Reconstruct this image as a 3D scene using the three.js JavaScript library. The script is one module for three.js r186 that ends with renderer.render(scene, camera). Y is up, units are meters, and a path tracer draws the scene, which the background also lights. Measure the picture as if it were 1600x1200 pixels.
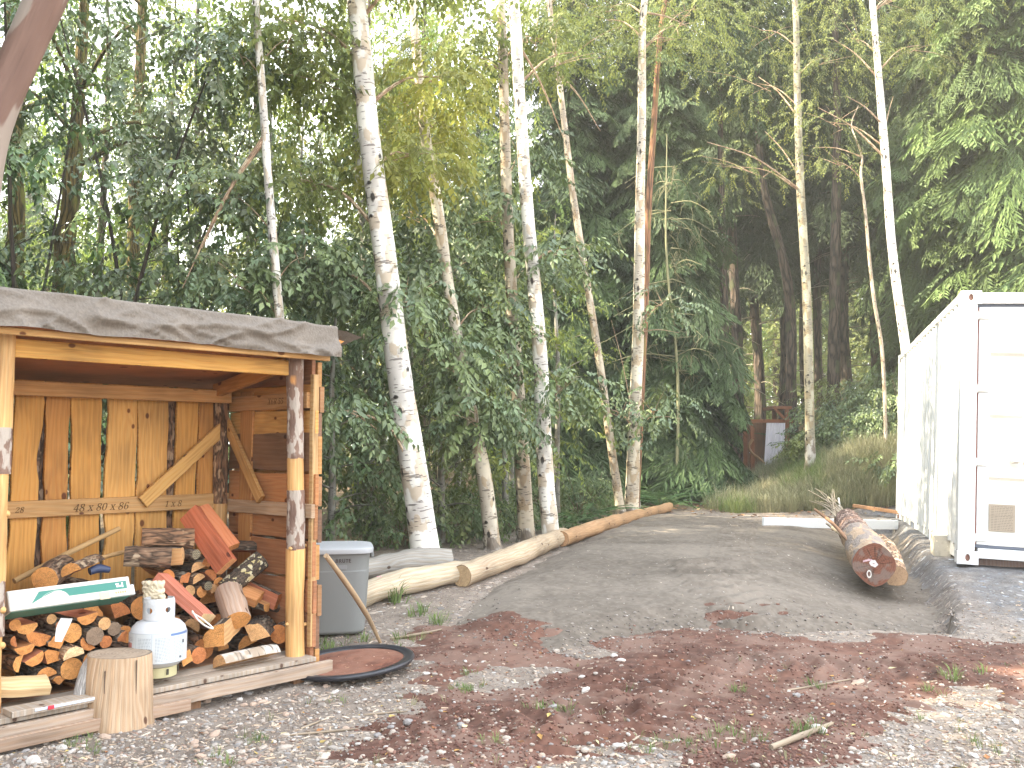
import * as THREE from 'three';
import { mergeGeometries } from 'three/addons/utils/BufferGeometryUtils.js';
import { RoundedBoxGeometry } from 'three/addons/geometries/RoundedBoxGeometry.js';

// ---------------------------------------------------------------- camera, sky, sun, exposure
const scene = new THREE.Scene();
const FOCAL = 1500, PITCH = Math.atan(100 / 1500), EYE = 1.42;
const camera = new THREE.PerspectiveCamera(2 * Math.atan(600 / FOCAL) * 180 / Math.PI, 4 / 3, 0.1, 600);
camera.position.set(0, EYE, 0);
camera.rotation.x = PITCH;
scene.add(camera);

{ // bright, milky sky
  const w = 256, h = 128, a = new Float32Array(w * h * 4);
  for (let j = 0; j < h; j++) for (let i = 0; i < w; i++) {
    const el = (j + 0.5) / h * Math.PI - Math.PI / 2, up = Math.max(0, Math.sin(el));
    const k = 1 - up, o = (j * w + i) * 4;
    a[o] = 0.80 + 0.24 * k; a[o + 1] = 0.89 + 0.16 * k; a[o + 2] = 1.03 + 0.03 * k; a[o + 3] = 1;
    if (el < 0) { a[o] = 0.3; a[o + 1] = 0.28; a[o + 2] = 0.24; }
  }
  const t = new THREE.DataTexture(a, w, h, THREE.RGBAFormat, THREE.FloatType);
  t.mapping = THREE.EquirectangularReflectionMapping; t.magFilter = THREE.LinearFilter; t.needsUpdate = true;
  scene.background = t; scene.environment = t;
}
scene.fog = new THREE.FogExp2(new THREE.Color(1.0, 0.97, 0.86), 0.0024);
const SUN_DIR = new THREE.Vector3(-0.735, 0.665, 0.06).normalize();
const sun = new THREE.DirectionalLight(new THREE.Color(1.0, 0.88, 0.66), 5.0);
sun.position.copy(SUN_DIR).multiplyScalar(60).add(new THREE.Vector3(0, 0, -12));
sun.target.position.set(0, 0, -12);
sun.castShadow = true; sun.shadow.mapSize.set(4096, 4096); sun.shadow.radius = 1;
Object.assign(sun.shadow.camera, { left: -30, right: 30, top: 30, bottom: -30, near: 1, far: 140 });
scene.add(sun, sun.target);
const renderer = new THREE.WebGLRenderer({ antialias: true });
renderer.toneMapping = THREE.LinearToneMapping;
renderer.toneMappingExposure = 4.7;
renderer.shadowMap.enabled = true;

// ---------------------------------------------------------------- helpers
const V = (x, y, z) => new THREE.Vector3(x, y, z);
function rng(s) { let a = s >>> 0; return () => { a = (a + 0x6D2B79F5) | 0; let t = Math.imul(a ^ (a >>> 15), 1 | a); t = (t + Math.imul(t ^ (t >>> 7), 61 | t)) ^ t; return ((t ^ (t >>> 14)) >>> 0) / 4294967296; }; }
const R = rng(20240611);
const rr = (a, b) => a + (b - a) * R();
const pick = a => a[Math.floor(R() * a.length)];
const clamp = (x, a = 0, b = 1) => Math.min(b, Math.max(a, x));
const sstep = (a, b, x) => { const t = clamp((x - a) / (b - a)); return t * t * (3 - 2 * t); };
const mix = (a, b, t) => a + (b - a) * t;
const mod = (a, n) => ((a % n) + n) % n;
function hash(i, j, s) { let h = Math.imul(i, 374761393) ^ Math.imul(j, 668265263) ^ Math.imul(s, 1442695041); h = Math.imul(h ^ (h >>> 13), 1274126177); return ((h ^ (h >>> 16)) >>> 0) / 4294967296; }
function vn(x, y, s = 0, px = 0, py = 0) { // value noise, periodic if px, py are given
  const i = Math.floor(x), j = Math.floor(y), f = x - i, g = y - j, u = f * f * (3 - 2 * f), v = g * g * (3 - 2 * g);
  const X = k => px ? mod(k, px) : k, Y = k => py ? mod(k, py) : k;
  return mix(mix(hash(X(i), Y(j), s), hash(X(i + 1), Y(j), s), u), mix(hash(X(i), Y(j + 1), s), hash(X(i + 1), Y(j + 1), s), u), v);
}
function fbm(x, y, s = 0, oct = 4, px = 0, py = 0) { let t = 0, a = 0.5, n = 0; for (let k = 0; k < oct; k++) { t += a * vn(x, y, s + k * 17, px, py); n += a; x *= 2; y *= 2; px *= 2; py *= 2; a *= 0.5; } return t / n; }
const fwd = V(0, Math.sin(PITCH), -Math.cos(PITCH)), upv = V(0, Math.cos(PITCH), Math.sin(PITCH));
const ray = (px, py) => V((px - 800) / FOCAL, 0, 0).addScaledVector(upv, (600 - py) / FOCAL).add(fwd);       // design aid: where a thing seen in the photograph stands
const at = (px, py, d) => ray(px, py).multiplyScalar(d).add(camera.position);
const used = {};
function numbered(n) { const k = used[n] = (used[n] ?? -1) + 1; return k ? `${n}_${String(k).padStart(3, '0')}` : n; }
function shadows(o) { o.castShadow = o.receiveShadow = true; return o; }
function mesh(name, geo, mat, parent) { const m = shadows(new THREE.Mesh(geo, mat)); m.name = parent === scene ? numbered(name) : name; parent.add(m); return m; }
function thing(name, label, category, pos = [0, 0, 0], group) { const g = new THREE.Group(); g.name = numbered(name); g.position.set(...(pos.isVector3 ? pos.toArray() : pos)); g.userData = { label, category }; if (group) g.userData.group = group; scene.add(g); return g; }
function struct(o) { o.userData.kind = 'structure'; return o; }
function stuff(o) { o.userData.kind = 'stuff'; return o; }
function copy(o, label, group) { const c = o.clone(); c.name = numbered(o.name.replace(/_\d{3}$/, '')); c.userData = { ...o.userData }; if (label) c.userData.label = label; if (group) c.userData.group = group; scene.add(c); return c; }

// ---- textures: colour values are linear albedo
const enc = v => { v = clamp(v); return Math.round(255 * (v <= 0.0031308 ? v * 12.92 : 1.055 * Math.pow(v, 1 / 2.4) - 0.055)); };
function texture(w, h, fn, srgb = true) {
  const a = new Uint8Array(w * h * 4);
  for (let j = 0; j < h; j++) for (let i = 0; i < w; i++) { const c = fn(i / w, j / h, i, j), o = (j * w + i) * 4; for (let k = 0; k < 3; k++) a[o + k] = srgb ? enc(c[k]) : Math.round(clamp(c[k]) * 255); a[o + 3] = 255; }
  const t = new THREE.DataTexture(a, w, h); t.wrapS = t.wrapT = THREE.RepeatWrapping; t.magFilter = THREE.LinearFilter; t.minFilter = THREE.LinearMipmapLinearFilter; t.generateMipmaps = true;
  if (srgb) t.colorSpace = THREE.SRGBColorSpace; t.needsUpdate = true; return t;
}
const gray = (w, h, fn) => texture(w, h, (u, v, i, j) => { const g = fn(u, v, i, j); return [g, g, g]; }, false);
const rep = (t, x, y) => { t.repeat.set(x, y); return t; };
const lerp3 = (a, b, t) => [mix(a[0], b[0], t), mix(a[1], b[1], t), mix(a[2], b[2], t)];
const std = (o) => new THREE.MeshStandardMaterial({ roughness: 0.85, ...o });
const rgb = (r, g, b) => new THREE.Color().setRGB(r, g, b);

// sawn wood, 0.5 m across x 2 m along (v), mean about 1 so that materials tint it
const knots = []; { const q = rng(5); for (let k = 0; k < 9; k++) knots.push([q(), q(), 0.010 + 0.012 * q()]); }
function woodField(u, v) {
  let x = u * 0.5, y = v * 2, bend = 0, dark = 0;
  for (const [ku, kv, r] of knots) { let dx = x - ku * 0.5, dy = y - kv * 2; dx -= Math.round(dx / 0.5) * 0.5; dy -= Math.round(dy / 2) * 2; const d = Math.hypot(dx, dy / 1.5); bend += 0.018 * Math.exp(-((d / 0.05) ** 2)) * Math.sign(dx); dark = Math.max(dark, 1 - sstep(r * 0.55, r, d)); }
  const w = x + bend + 0.012 * fbm(u * 4, v * 4, 3, 2, 4, 4);
  const ring = 0.5 + 0.5 * Math.sin(w * 2 * Math.PI * 34 + 16 * fbm(u * 4, v * 5, 9, 4, 4, 5));
  const fine = fbm(u * 128, v * 16, 21, 2, 128, 16), big = fbm(u * 3, v * 8, 33, 3, 3, 8);
  return { ring, fine, big, dark };
}
const woodMap = rep(texture(256, 1024, (u, v) => { const f = woodField(u, v); const k = (0.80 + 0.09 * f.ring + 0.34 * (f.fine - 0.5) + 0.62 * (f.big - 0.5)); return [k * mix(1, .28, f.dark), k * mix(0.97, .17, f.dark) * (0.94 + 0.1 * f.ring), k * mix(0.92, .12, f.dark) * (0.86 + 0.2 * f.ring)]; }), 2, 0.5);
const woodBump = rep(gray(256, 1024, (u, v) => { const f = woodField(u, v); return 0.5 + 0.3 * (f.fine - 0.5) + 0.06 * (f.ring - 0.5) + 0.2 * f.dark; }), 2, 0.5);
const wood = (r, g, b, o = {}) => std({ color: rgb(r, g, b), map: woodMap, bumpMap: woodBump, bumpScale: 0.002, roughness: 0.75, ...o });
// bark of conifer logs, 0.4 m x 0.8 m
const barkF = (u, v) => { const w = fbm(u * 6, v * 6, 71, 3, 6, 6); const r = Math.abs(fbm(u * 22 + 2 * w, v * 9, 72, 3, 22, 9) - 0.5) * 2; return { r, p: fbm(u * 10, v * 14, 75, 4, 10, 14), l: fbm(u * 12, v * 12, 79, 3, 12, 12) }; };
const barkMap = rep(texture(256, 512, (u, v) => { const f = barkF(u, v); let c = lerp3([.035, .026, .02], [.17, .12, .085], clamp(f.r * 2.2) * (0.5 + f.p)); return lerp3(c, [.36, .32, .25], sstep(.6, .72, f.l) * .7); }), 2.5, 1.25);
const barkBump = rep(gray(256, 512, (u, v) => { const f = barkF(u, v); return clamp(f.r * 1.6) * 0.8 + .2 * f.p; }), 2.5, 1.25);
const bark = (r = 1, g = 1, b = 1, o = {}) => std({ color: rgb(r, g, b), map: barkMap, bumpMap: barkBump, bumpScale: 0.012, roughness: 0.95, ...o });
// forest trunks: furrowed bark, u round the trunk once, v in metres / 2
const furrow = (u, v) => Math.abs(fbm(u * 14 + 1.5 * fbm(u * 5, v * 5, 83, 2, 5, 5), v * 6, 84, 4, 14, 6) - 0.5) * 2;
const firBark = rep(texture(256, 512, (u, v) => { const f = furrow(u, v); return lerp3(lerp3([.022, .018, .015], [.13, .095, .07], clamp(f * 2.4)), [.10, .12, .045], .55 * sstep(.5, .68, fbm(u * 5, v * 6, 87, 4, 5, 6))); }), 1, .5);
const firBump = rep(gray(256, 512, (u, v) => furrow(u, v)), 1, .5);
const mFir = std({ map: firBark, bumpMap: firBump, bumpScale: .03, roughness: 1 });
const mMossy = std({ map: firBark, bumpMap: firBump, bumpScale: .04, roughness: 1, color: rgb(1.6, 1.55, .7) });
// birch: white bark with lenticels and dark scars, u once round, 2 m high tile
const scars = []; { const q = rng(17); for (let k = 0; k < 26; k++) scars.push([q(), q(), .02 + .05 * q(), .008 + .02 * q()]); }
function birchF(u, v) {
  const w = fbm(u * 4, v * 8, 91, 4, 4, 8);
  const lent = sstep(.66, .74, fbm(u * 10, v * 150, 93, 2, 10, 150)) * sstep(.36, .6, fbm(u * 5, v * 20, 95, 3, 5, 20));
  let s = 0; for (const [a, b, ra, rb] of scars) { let du = u - a, dv = v - b; du -= Math.round(du); dv -= Math.round(dv); dv -= Math.abs(du) * -.12; s = Math.max(s, 1 - sstep(.5, 1.1, Math.hypot(du / ra, dv / rb) + .7 * (fbm(u * 40, v * 60, 97, 2, 40, 60) - .5))); }
  const peel = sstep(.56, .64, fbm(u * 7, v * 12, 99, 4, 7, 12));
  return { w, lent, s, peel };
}
const birchMap = rep(texture(512, 1024, (u, v) => { const f = birchF(u, v); let c = lerp3([.78, .75, .69], [.50, .47, .43], sstep(.42, .68, f.w)); c = lerp3(c, [.46, .36, .25], f.peel * .75); c = lerp3(c, [.11, .09, .08], f.lent * .75); return lerp3(c, [.035, .028, .024], f.s); }), 1, .5);
const birchBump = rep(gray(512, 1024, (u, v) => { const f = birchF(u, v); return .6 + .2 * (f.w - .5) - .3 * f.lent - .35 * f.s - .12 * f.peel; }), 1, .5);
const birch = (r = 1, g = 1, b = 1) => std({ color: rgb(r, g, b), map: birchMap, bumpMap: birchBump, bumpScale: .012, roughness: .7 });
// cut ends: rings, unit disc in uv
const ringF = (u, v) => { const x = u - .5, y = v - .5, a = Math.atan2(y, x), r = Math.hypot(x, y) * 2 * (1 + .10 * (fbm(u * 3, v * 3, 111, 2) - .5)); const ck = fbm(3 + Math.cos(a) * 7, 3 + Math.sin(a) * 7, 113, 2); return { r, ring: .5 + .5 * Math.sin(r * 60 + 2 * fbm(u * 8, v * 8, 112, 2)), crack: sstep(.66, .72, ck) * sstep(.1, .3, r) * (1 - sstep(.7, .95, r)), n: fbm(u * 20, v * 20, 115, 3) }; };
const endMap = texture(256, 256, (u, v) => { const f = ringF(u, v); const k = (.82 + .16 * f.ring + .5 * (f.n - .5)) * (1 - .12 * f.crack) * (f.r > .93 ? .55 : 1); return [k, k * (.92 + .07 * f.ring), k * (.84 + .1 * f.ring)]; });
const endBump = gray(256, 256, (u, v) => { const f = ringF(u, v); return .6 + .15 * f.ring + .4 * (f.n - .5) - .5 * f.crack; });
const endMat = (r, g, b) => std({ color: rgb(r, g, b), map: endMap, bumpMap: endBump, bumpScale: .004, roughness: .85 });

// ---------------------------------------------------------------- terrain
const KN = [[-60, .0], [0, -.03], [4, 0], [5.8, .0], [7, .09], [9, .29], [11, .33], [15, .36], [20, .5], [30, .8], [60, 1.2], [300, 3]];
function base(D) { for (let k = 1; k < KN.length; k++) if (D < KN[k][0]) { const [a, b] = KN[k - 1], [c, d] = KN[k]; return mix(b, d, clamp((D - a) / (c - a))); } return 3; }
function h0(x, z) { // the lie of the land
  const D = -z, b = (base(D - .5) + base(D) + base(D + .5)) / 3;
  let h = b + 1.0 * sstep(4.0, 6.6, x - .14 * (D - 16)) * sstep(15.0, 17.6, D) + .5 * sstep(6, 9, x) * sstep(16, 21, D) + .06 * (fbm(x * .5 + 9, z * .5, 131, 3) - .5);
  h -= .5 * sstep(-3, -9, x) * sstep(10, 16, D);
  return h;
}
function onGround(px, py, H = h0) { const r = ray(px, py); let a = 2, b = 90; for (let d = 2; d < 90; d += .05) { const p = r.clone().multiplyScalar(d).add(camera.position); if (p.y < H(p.x, p.z)) { a = d - .05; b = d; break; } } for (let k = 0; k < 20; k++) { const d = (a + b) / 2, p = r.clone().multiplyScalar(d).add(camera.position); if (p.y < H(p.x, p.z)) b = d; else a = d; } return r.multiplyScalar(b).add(camera.position); }
const poly = l => l.map(([x, y]) => { const p = onGround(x, y); return [p.x, p.z]; });
const padPoly = poly([[712, 985], [760, 1003], [830, 1014], [890, 1020], [950, 1004], [1040, 984], [1120, 984], [1200, 994], [1300, 986], [1400, 978], [1476, 950], [1470, 925], [1440, 890], [1415, 850], [1402, 824], [1300, 820], [1190, 818], [1110, 808], [1030, 806], [960, 822], [880, 862], [800, 905], [735, 945]]);
const bankLine = [[1482, 950], [1462, 905], [1432, 868], [1408, 836], [1398, 820]].map(([x, y]) => { const p = onGround(x, y); return [p.x, p.z]; });
function sdist(P, x, z) { let d = 1e9, ins = false; for (let i = 0, j = P.length - 1; i < P.length; j = i++) { const [ax, az] = P[j], [bx, bz] = P[i]; const ex = bx - ax, ez = bz - az, t = clamp(((x - ax) * ex + (z - az) * ez) / (ex * ex + ez * ez)); d = Math.min(d, Math.hypot(x - ax - t * ex, z - az - t * ez)); if ((az > z) !== (bz > z) && x < (bx - ax) * (z - az) / (bz - az) + ax) ins = !ins; } return ins ? d : -d; }
function bankSide(x, z) { let best = 1e9, side = 0; for (let i = 1; i < bankLine.length; i++) { const [ax, az] = bankLine[i - 1], [bx, bz] = bankLine[i]; const ex = bx - ax, ez = bz - az, t = clamp(((x - ax) * ex + (z - az) * ez) / (ex * ex + ez * ez)); const d = Math.hypot(x - ax - t * ex, z - az - t * ez); if (d < best) { best = d; side = Math.sign((x - ax) * -ez + (z - az) * ex) * d; } } return side; }
function padMask(x, z) { if (x < -2.5 || x > 6.5 || z > -5.5 || z < -17) return -1; return sdist(padPoly, x, z) + .22 * (fbm(x * 2.2, z * 2.2, 137, 4) - .5); }
function H(x, z) {
  let h = h0(x, z);
  if (x > -2.6 && x < 8 && z < -5.4 && z > -18) {
    const m = padMask(x, z); h += .07 * sstep(-.05, .4, m) * (1 - .5 * sstep(1.5, 3.5, x));
    const s = bankSide(x, z), along = sstep(-6.8, -7.8, z) * sstep(-15.5, -14.4, z);
    h -= .20 * along * sstep(.15, -.12, s) * sstep(-1.5, -.25, s) ;
    h += .02 * along * sstep(-.12, .15, s) * sstep(1.2, .3, s);
  }
  h += .018 * (fbm(x * 2.5, z * 2.5, 139, 3) - .5) + .008 * (vn(x * 9, z * 9, 141) - .5);
  return h;
}
const onG = (px, py) => onGround(px, py, H);

// a grid over x0..x1, z0..z1 whose height comes from f(x, z)
function grid(x0, x1, z0, z1, nx, nz, f, uvs, keep, col) {
  const P = new Float32Array((nx + 1) * (nz + 1) * 3), U = new Float32Array((nx + 1) * (nz + 1) * 2), C = col ? new Float32Array((nx + 1) * (nz + 1) * 3) : null, I = [];
  for (let j = 0; j <= nz; j++) for (let i = 0; i <= nx; i++) { const k = j * (nx + 1) + i, x = mix(x0, x1, i / nx), z = mix(z0, z1, j / nz); P.set([x, f(x, z), z], k * 3); U.set([x / uvs, z / uvs], k * 2); if (C) C.set(col(x, z), k * 3); }
  for (let j = 0; j < nz; j++) for (let i = 0; i < nx; i++) { const a = j * (nx + 1) + i, b = a + 1, c = a + nx + 1, d = c + 1; if (keep && !keep(mix(x0, x1, (i + .5) / nx), mix(z0, z1, (j + .5) / nz))) continue; I.push(a, c, b, b, c, d); }
  const g = new THREE.BufferGeometry(); g.setAttribute('position', new THREE.BufferAttribute(P, 3)); g.setAttribute('uv', new THREE.BufferAttribute(U, 2)); if (C) g.setAttribute('color', new THREE.BufferAttribute(C, 3)); g.setIndex(I); g.computeVertexNormals(); return g;
}
// ground litter: a 2 m tile of stones, chips, twigs and crumbs of soil
function scatterTile(N, seed, baseFn, kinds) {
  const q = rng(seed), c = new Float32Array(N * N * 3), hgt = new Float32Array(N * N);
  for (let j = 0; j < N; j++) for (let i = 0; i < N; i++) { const b = baseFn(i / N, j / N); c.set(b, (j * N + i) * 3); hgt[j * N + i] = .3 * fbm(i / N * 60, j / N * 60, seed, 3, 60, 60); }
  for (const [count, lmin, lmax, asp, cols, hh] of kinds) for (let k = 0; k < count; k++) {
    const cx = q() * N, cy = q() * N, L = mix(lmin, lmax, q() ** 2), W = L * asp * (0.6 + .6 * q()), an = q() * Math.PI, ca = Math.cos(an), sa = Math.sin(an), col = cols[Math.floor(q() * cols.length)], br = .7 + .6 * q(), sx = 2 + 1.5 * q();
    const m = Math.ceil(Math.max(L, W));
    for (let y = -m; y <= m; y++) for (let x = -m; x <= m; x++) { const a = (x * ca + y * sa) / L, b = (-x * sa + y * ca) / W, e = Math.abs(a) ** sx + Math.abs(b) ** sx; if (e > 1) continue; const o = mod(Math.floor(cy) + y, N) * N + mod(Math.floor(cx) + x, N); c[o * 3] = col[0] * br; c[o * 3 + 1] = col[1] * br; c[o * 3 + 2] = col[2] * br; hgt[o] = Math.max(hgt[o], .35 + hh * (1 - e * e)); }
  }
  return [texture(N, N, (u, v, i, j) => { const o = (j * N + i) * 3; return [c[o], c[o + 1], c[o + 2]]; }), gray(N, N, (u, v, i, j) => hgt[j * N + i])];
}
const STONE = [[.44, .38, .32], [.36, .31, .27], [.50, .41, .33], [.31, .28, .26], [.46, .35, .27], [.56, .52, .48], [.40, .31, .24]];
const CHIP = [[.48, .36, .25], [.38, .28, .20], [.55, .44, .33], [.30, .19, .14], [.42, .34, .28]];
const [gMap, gBump] = scatterTile(1024, 41, (u, v) => { const n = fbm(u * 24, v * 24, 43, 4, 24, 24), m = fbm(u * 5, v * 5, 44, 3, 5, 5); return lerp3([.16, .118, .090], [.37, .305, .25], clamp(n * 1.2 + (m - .5) * .6)); },
  [[5200, 1.2, 3.5, .7, STONE, .15], [2600, 2, 9, .22, CHIP, .12], [1500, 2, 7, .4, [[.10, .07, .055], [.16, .11, .09]], .05], [1300, 3, 9, .75, STONE, .4], [260, 8, 18, .75, STONE, .65]]);
const [sMap, sBump] = scatterTile(1024, 61, (u, v) => { const n = fbm(u * 64, v * 64, 63, 3, 64, 64), m = fbm(u * 4, v * 4, 64, 4, 4, 4); return lerp3([.100, .080, .062], [.190, .158, .127], clamp(.5 + (n - .5) * 1.1 + (m - .5) * 1.6)); },
  [[900, 1, 2.2, .8, [[.36, .33, .3], [.14, .12, .10]], .1], [120, 2, 5, .7, STONE, .3], [90, 2, 8, .2, CHIP, .1]]);
const [rMap, rBump] = scatterTile(1024, 81, (u, v) => { const n = fbm(u * 48, v * 48, 83, 4, 48, 48), m = fbm(u * 5, v * 5, 84, 4, 5, 5); return lerp3(lerp3([.060, .025, .016], [.165, .078, .052], clamp(.5 + (n - .5) * 1.1 + (m - .5) * 1.0)), [.20, .125, .095], .6 * sstep(.5, .66, fbm(u * 7, v * 7, 86, 5, 7, 7))); },
  [[1500, 1.2, 3, .7, [[.30, .25, .21], [.24, .16, .12]], .15], [200, 2, 5, .7, STONE, .35], [180, 2, 9, .2, CHIP, .12]]);
for (const t of [gMap, gBump, sMap, sBump, rMap, rBump]) t.repeat.set(.5, .5);
// tints of the ground: grey crushed rock by the container, brown forest floor under the trees
function groundTint(x, z) {
  const D = -z, n = fbm(x * 1.1, z * 1.1, 151, 4) - .5;
  const forest = sstep(0, 1.2, Math.max(D - 15.2, (D - 8.6) * .8 - (x + 1.0) * 1.3 - 1.2) + n * 1.6);
  const gravel = sstep(0, .9, x - 3.2 - .25 * (D - 8) + n) * sstep(6.6, 7.4, D + n) * (1 - forest);
  let c = [1, 1, 1]; c = lerp3(c, [.58, .69, .86], gravel); const k = .56 + .28 * (fbm(x * .7 + 3, z * .7, 157, 3));
  c = [c[0] * k, c[1] * k, c[2] * k]; return lerp3(c, [.36, .30, .2], forest);
}
const mGround = std({ map: gMap, bumpMap: gBump, bumpScale: .012, roughness: .95, vertexColors: true });
const gNear = grid(-4.5, 6.5, -16.5, -2.5, 275, 350, H, 1, null, groundTint);
const gFar = grid(-130, 130, -230, 60, 130, 145, (x, z) => h0(x, z), 1, (x, z) => !(x > -4 && x < 6 && z < -3 && z > -16), groundTint);
{ const p = gFar.attributes.position; for (let i = 0; i < p.count; i++) if (p.getX(i) > -4.6 && p.getX(i) < 6.6 && p.getZ(i) < -2.4 && p.getZ(i) > -16.6) p.setY(i, p.getY(i) - .25); }
const ground = struct(mesh('ground', mergeGeometries([gNear, gFar]), mGround, scene));
ground.userData.label = 'stony ground with wood chips in front of the shed'; ground.userData.category = 'ground';

// sand pad with tyre and grouser marks
const seg2 = (l) => l.map(([x, y]) => { const p = onG(x, y); return [p.x, p.z]; });
const tracks = [seg2([[1075, 880], [1110, 920], [1175, 985]]), seg2([[1160, 815], [1140, 870], [1150, 930], [1215, 990]]), seg2([[1180, 860], [1290, 905], [1400, 930]])];
function treads(L, x, z, w, pitch) { let out = 0; let run = 0; for (let i = 1; i < L.length; i++) { const [ax, az] = L[i - 1], [bx, bz] = L[i], ex = bx - ax, ez = bz - az, len = Math.hypot(ex, ez), t = ((x - ax) * ex + (z - az) * ez) / (len * len); if (t >= 0 && t <= 1) { const d = ((x - ax) * -ez + (z - az) * ex) / len; const e = sstep(w, w * .8, Math.abs(d)); out = Math.max(out, e * (.5 + .5 * Math.sin((run + t * len + .3 * Math.abs(d)) / pitch * 2 * Math.PI))) - .35 * e; } run += len; } return out; }
function sandH(x, z) { let h = H(x, z) + .05 * sstep(-.15, .12, padMask(x, z)) - .032; h += .040 * treads(tracks[0], x, z, .22, .23) + .030 * treads(tracks[1], x, z, .24, .21) + .025 * treads(tracks[2], x, z, .24, .22); h += .028 * (fbm(x * 1.3, z * 4, 163, 4) - .5) + .020 * (fbm(x * 6, z * 6, 164, 3) - .5); const s = bankSide(x, z); if (s > -.5 && s < .4) h += .03 * (fbm(x * 5, z * 5, 165, 4) - .5); return h; }
const mSand = std({ map: sMap, bumpMap: sBump, bumpScale: .006, roughness: .98 });
struct(mesh('sand_pad', grid(-2.2, 6, -16, -6, 330, 400, sandH, 1, (x, z) => padMask(x, z) > -.3), mSand, scene));
// red soil spread and tracked over the front of the pad
const redPoly = poly([[660, 1030], [690, 990], [760, 992], [830, 1012], [900, 1018], [980, 995], [1060, 980], [1140, 972], [1190, 985], [1300, 990], [1430, 995], [1560, 1000], [1700, 1020], [1750, 1100], [1640, 1110], [1500, 1085], [1400, 1100], [1300, 1180], [1100, 1190], [1000, 1160], [760, 1200], [600, 1190], [570, 1130], [700, 1095], [820, 1070], [900, 1050], [760, 1045], [700, 1050]]);
const redTr = [seg2([[600, 1150], [780, 1130], [1000, 1110]]), seg2([[980, 1180], [1010, 1110], [1080, 1030]]), seg2([[900, 1180], [930, 1120], [990, 1060]]), seg2([[1150, 1040], [1300, 1050], [1500, 1050]]), seg2([[1400, 1130], [1500, 1120], [1650, 1110]])];
function redMask(x, z) { return sdist(redPoly, x, z) + 1.15 * (fbm(x * 1.7 + 5, z * 2.6, 171, 6) - .46); }
function redH(x, z) { let h = H(x, z) + .042 * sstep(-.25, .3, redMask(x, z)) - .021 + .02 * (fbm(x * 7, z * 7, 173, 4) - .5) + .022 * (fbm(x * 2.2, z * 2.2, 174, 3) - .5); for (const t of redTr) h += .036 * treads(t, x, z, .28, .17); if (padMask(x, z) > -.1) h += .03 * sstep(-.1, .3, padMask(x, z)) * sstep(-.3, .3, redMask(x, z)); return h; }
struct(mesh('red_soil', grid(-2, 5, -8.2, -3.2, 330, 250, redH, 1, (x, z) => redMask(x, z) > -.45), std({ map: rMap, bumpMap: rBump, bumpScale: .01, roughness: 1 }), scene));
const redTop = (x, z) => Math.max(H(x, z), redH(x, z), padMask(x, z) > 0 ? sandH(x, z) : -9);

// ---------------------------------------------------------------- tubes, logs, planks
function tube(points, radii, o = {}) {
  const { seg = 8, rings = points.length * 3, noise = 0, vScale = 1, uRep = 1, seed = 1, ns = 3 } = o;
  const curve = points.length > 1 ? new THREE.CatmullRomCurve3(points, false, 'centripetal') : null, P = [], U = [], I = [];
  let N = null, len = 0, prev = null; const ends = [];
  for (let k = 0; k <= rings; k++) {
    const t = k / rings, c = curve.getPoint(t), T = curve.getTangent(t);
    if (!N) { N = Math.abs(T.y) < .9 ? V(0, 1, 0) : V(1, 0, 0); } N.addScaledVector(T, -N.dot(T)).normalize(); const B = T.clone().cross(N);
    if (prev) len += c.distanceTo(prev); prev = c;
    const f = t * (radii.length - 1), i = Math.min(radii.length - 2, Math.floor(f)), r = mix(radii[i], radii[i + 1], f - i), ring = [];
    for (let s = 0; s <= seg; s++) { const a = s / seg * Math.PI * 2, x = Math.cos(a), y = Math.sin(a), q = r * (1 + noise * 2 * (fbm(7 + x * ns * .5 + len * 1.3 * ns, 7 + y * ns * .5 + seed * 13, seed, 3) - .5)); const p = c.clone().addScaledVector(N, x * q).addScaledVector(B, y * q); P.push(p.x, p.y, p.z); U.push(s / seg * uRep, len / vScale); ring.push([p, x, y]); }
    if (k === 0 || k === rings) ends.push({ c, T: k ? T.clone() : T.clone().negate(), ring });
  }
  for (let k = 0; k < rings; k++) for (let s = 0; s < seg; s++) { const a = k * (seg + 1) + s, b = a + 1, c = a + seg + 1, d = c + 1; I.push(a, c, b, b, c, d); }
  const g = new THREE.BufferGeometry(); g.setAttribute('position', new THREE.Float32BufferAttribute(P, 3)); g.setAttribute('uv', new THREE.Float32BufferAttribute(U, 2)); g.setIndex(I); g.computeVertexNormals();
  { const n = g.attributes.normal; for (let k = 0; k <= rings; k++) { const a = k * (seg + 1), b = a + seg; const x = n.getX(a) + n.getX(b), y = n.getY(a) + n.getY(b), z = n.getZ(a) + n.getZ(b), l = Math.hypot(x, y, z) || 1; n.setXYZ(a, x / l, y / l, z / l); n.setXYZ(b, x / l, y / l, z / l); } }
  return { side: g, caps: ends.map((e, i) => cap(e, i)) };
}
function cap(e, i) { const P = [e.c.x, e.c.y, e.c.z], U = [.5, .5], I = [], n = e.ring.length; for (const [p, x, y] of e.ring) { P.push(p.x, p.y, p.z); U.push(.5 + x * .5, .5 + y * .5); } for (let s = 1; s < n; s++) i ? I.push(0, s, s + 1) : I.push(0, s + 1, s); const g = new THREE.BufferGeometry(); g.setAttribute('position', new THREE.Float32BufferAttribute(P, 3)); g.setAttribute('uv', new THREE.Float32BufferAttribute(U, 2)); g.setIndex(I); g.computeVertexNormals(); return g; }
const uvShift = (g, a, b) => { const u = g.attributes.uv; for (let i = 0; i < u.count; i++) u.setXY(i, u.getX(i) + a, u.getY(i) + b); return g; };
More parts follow.
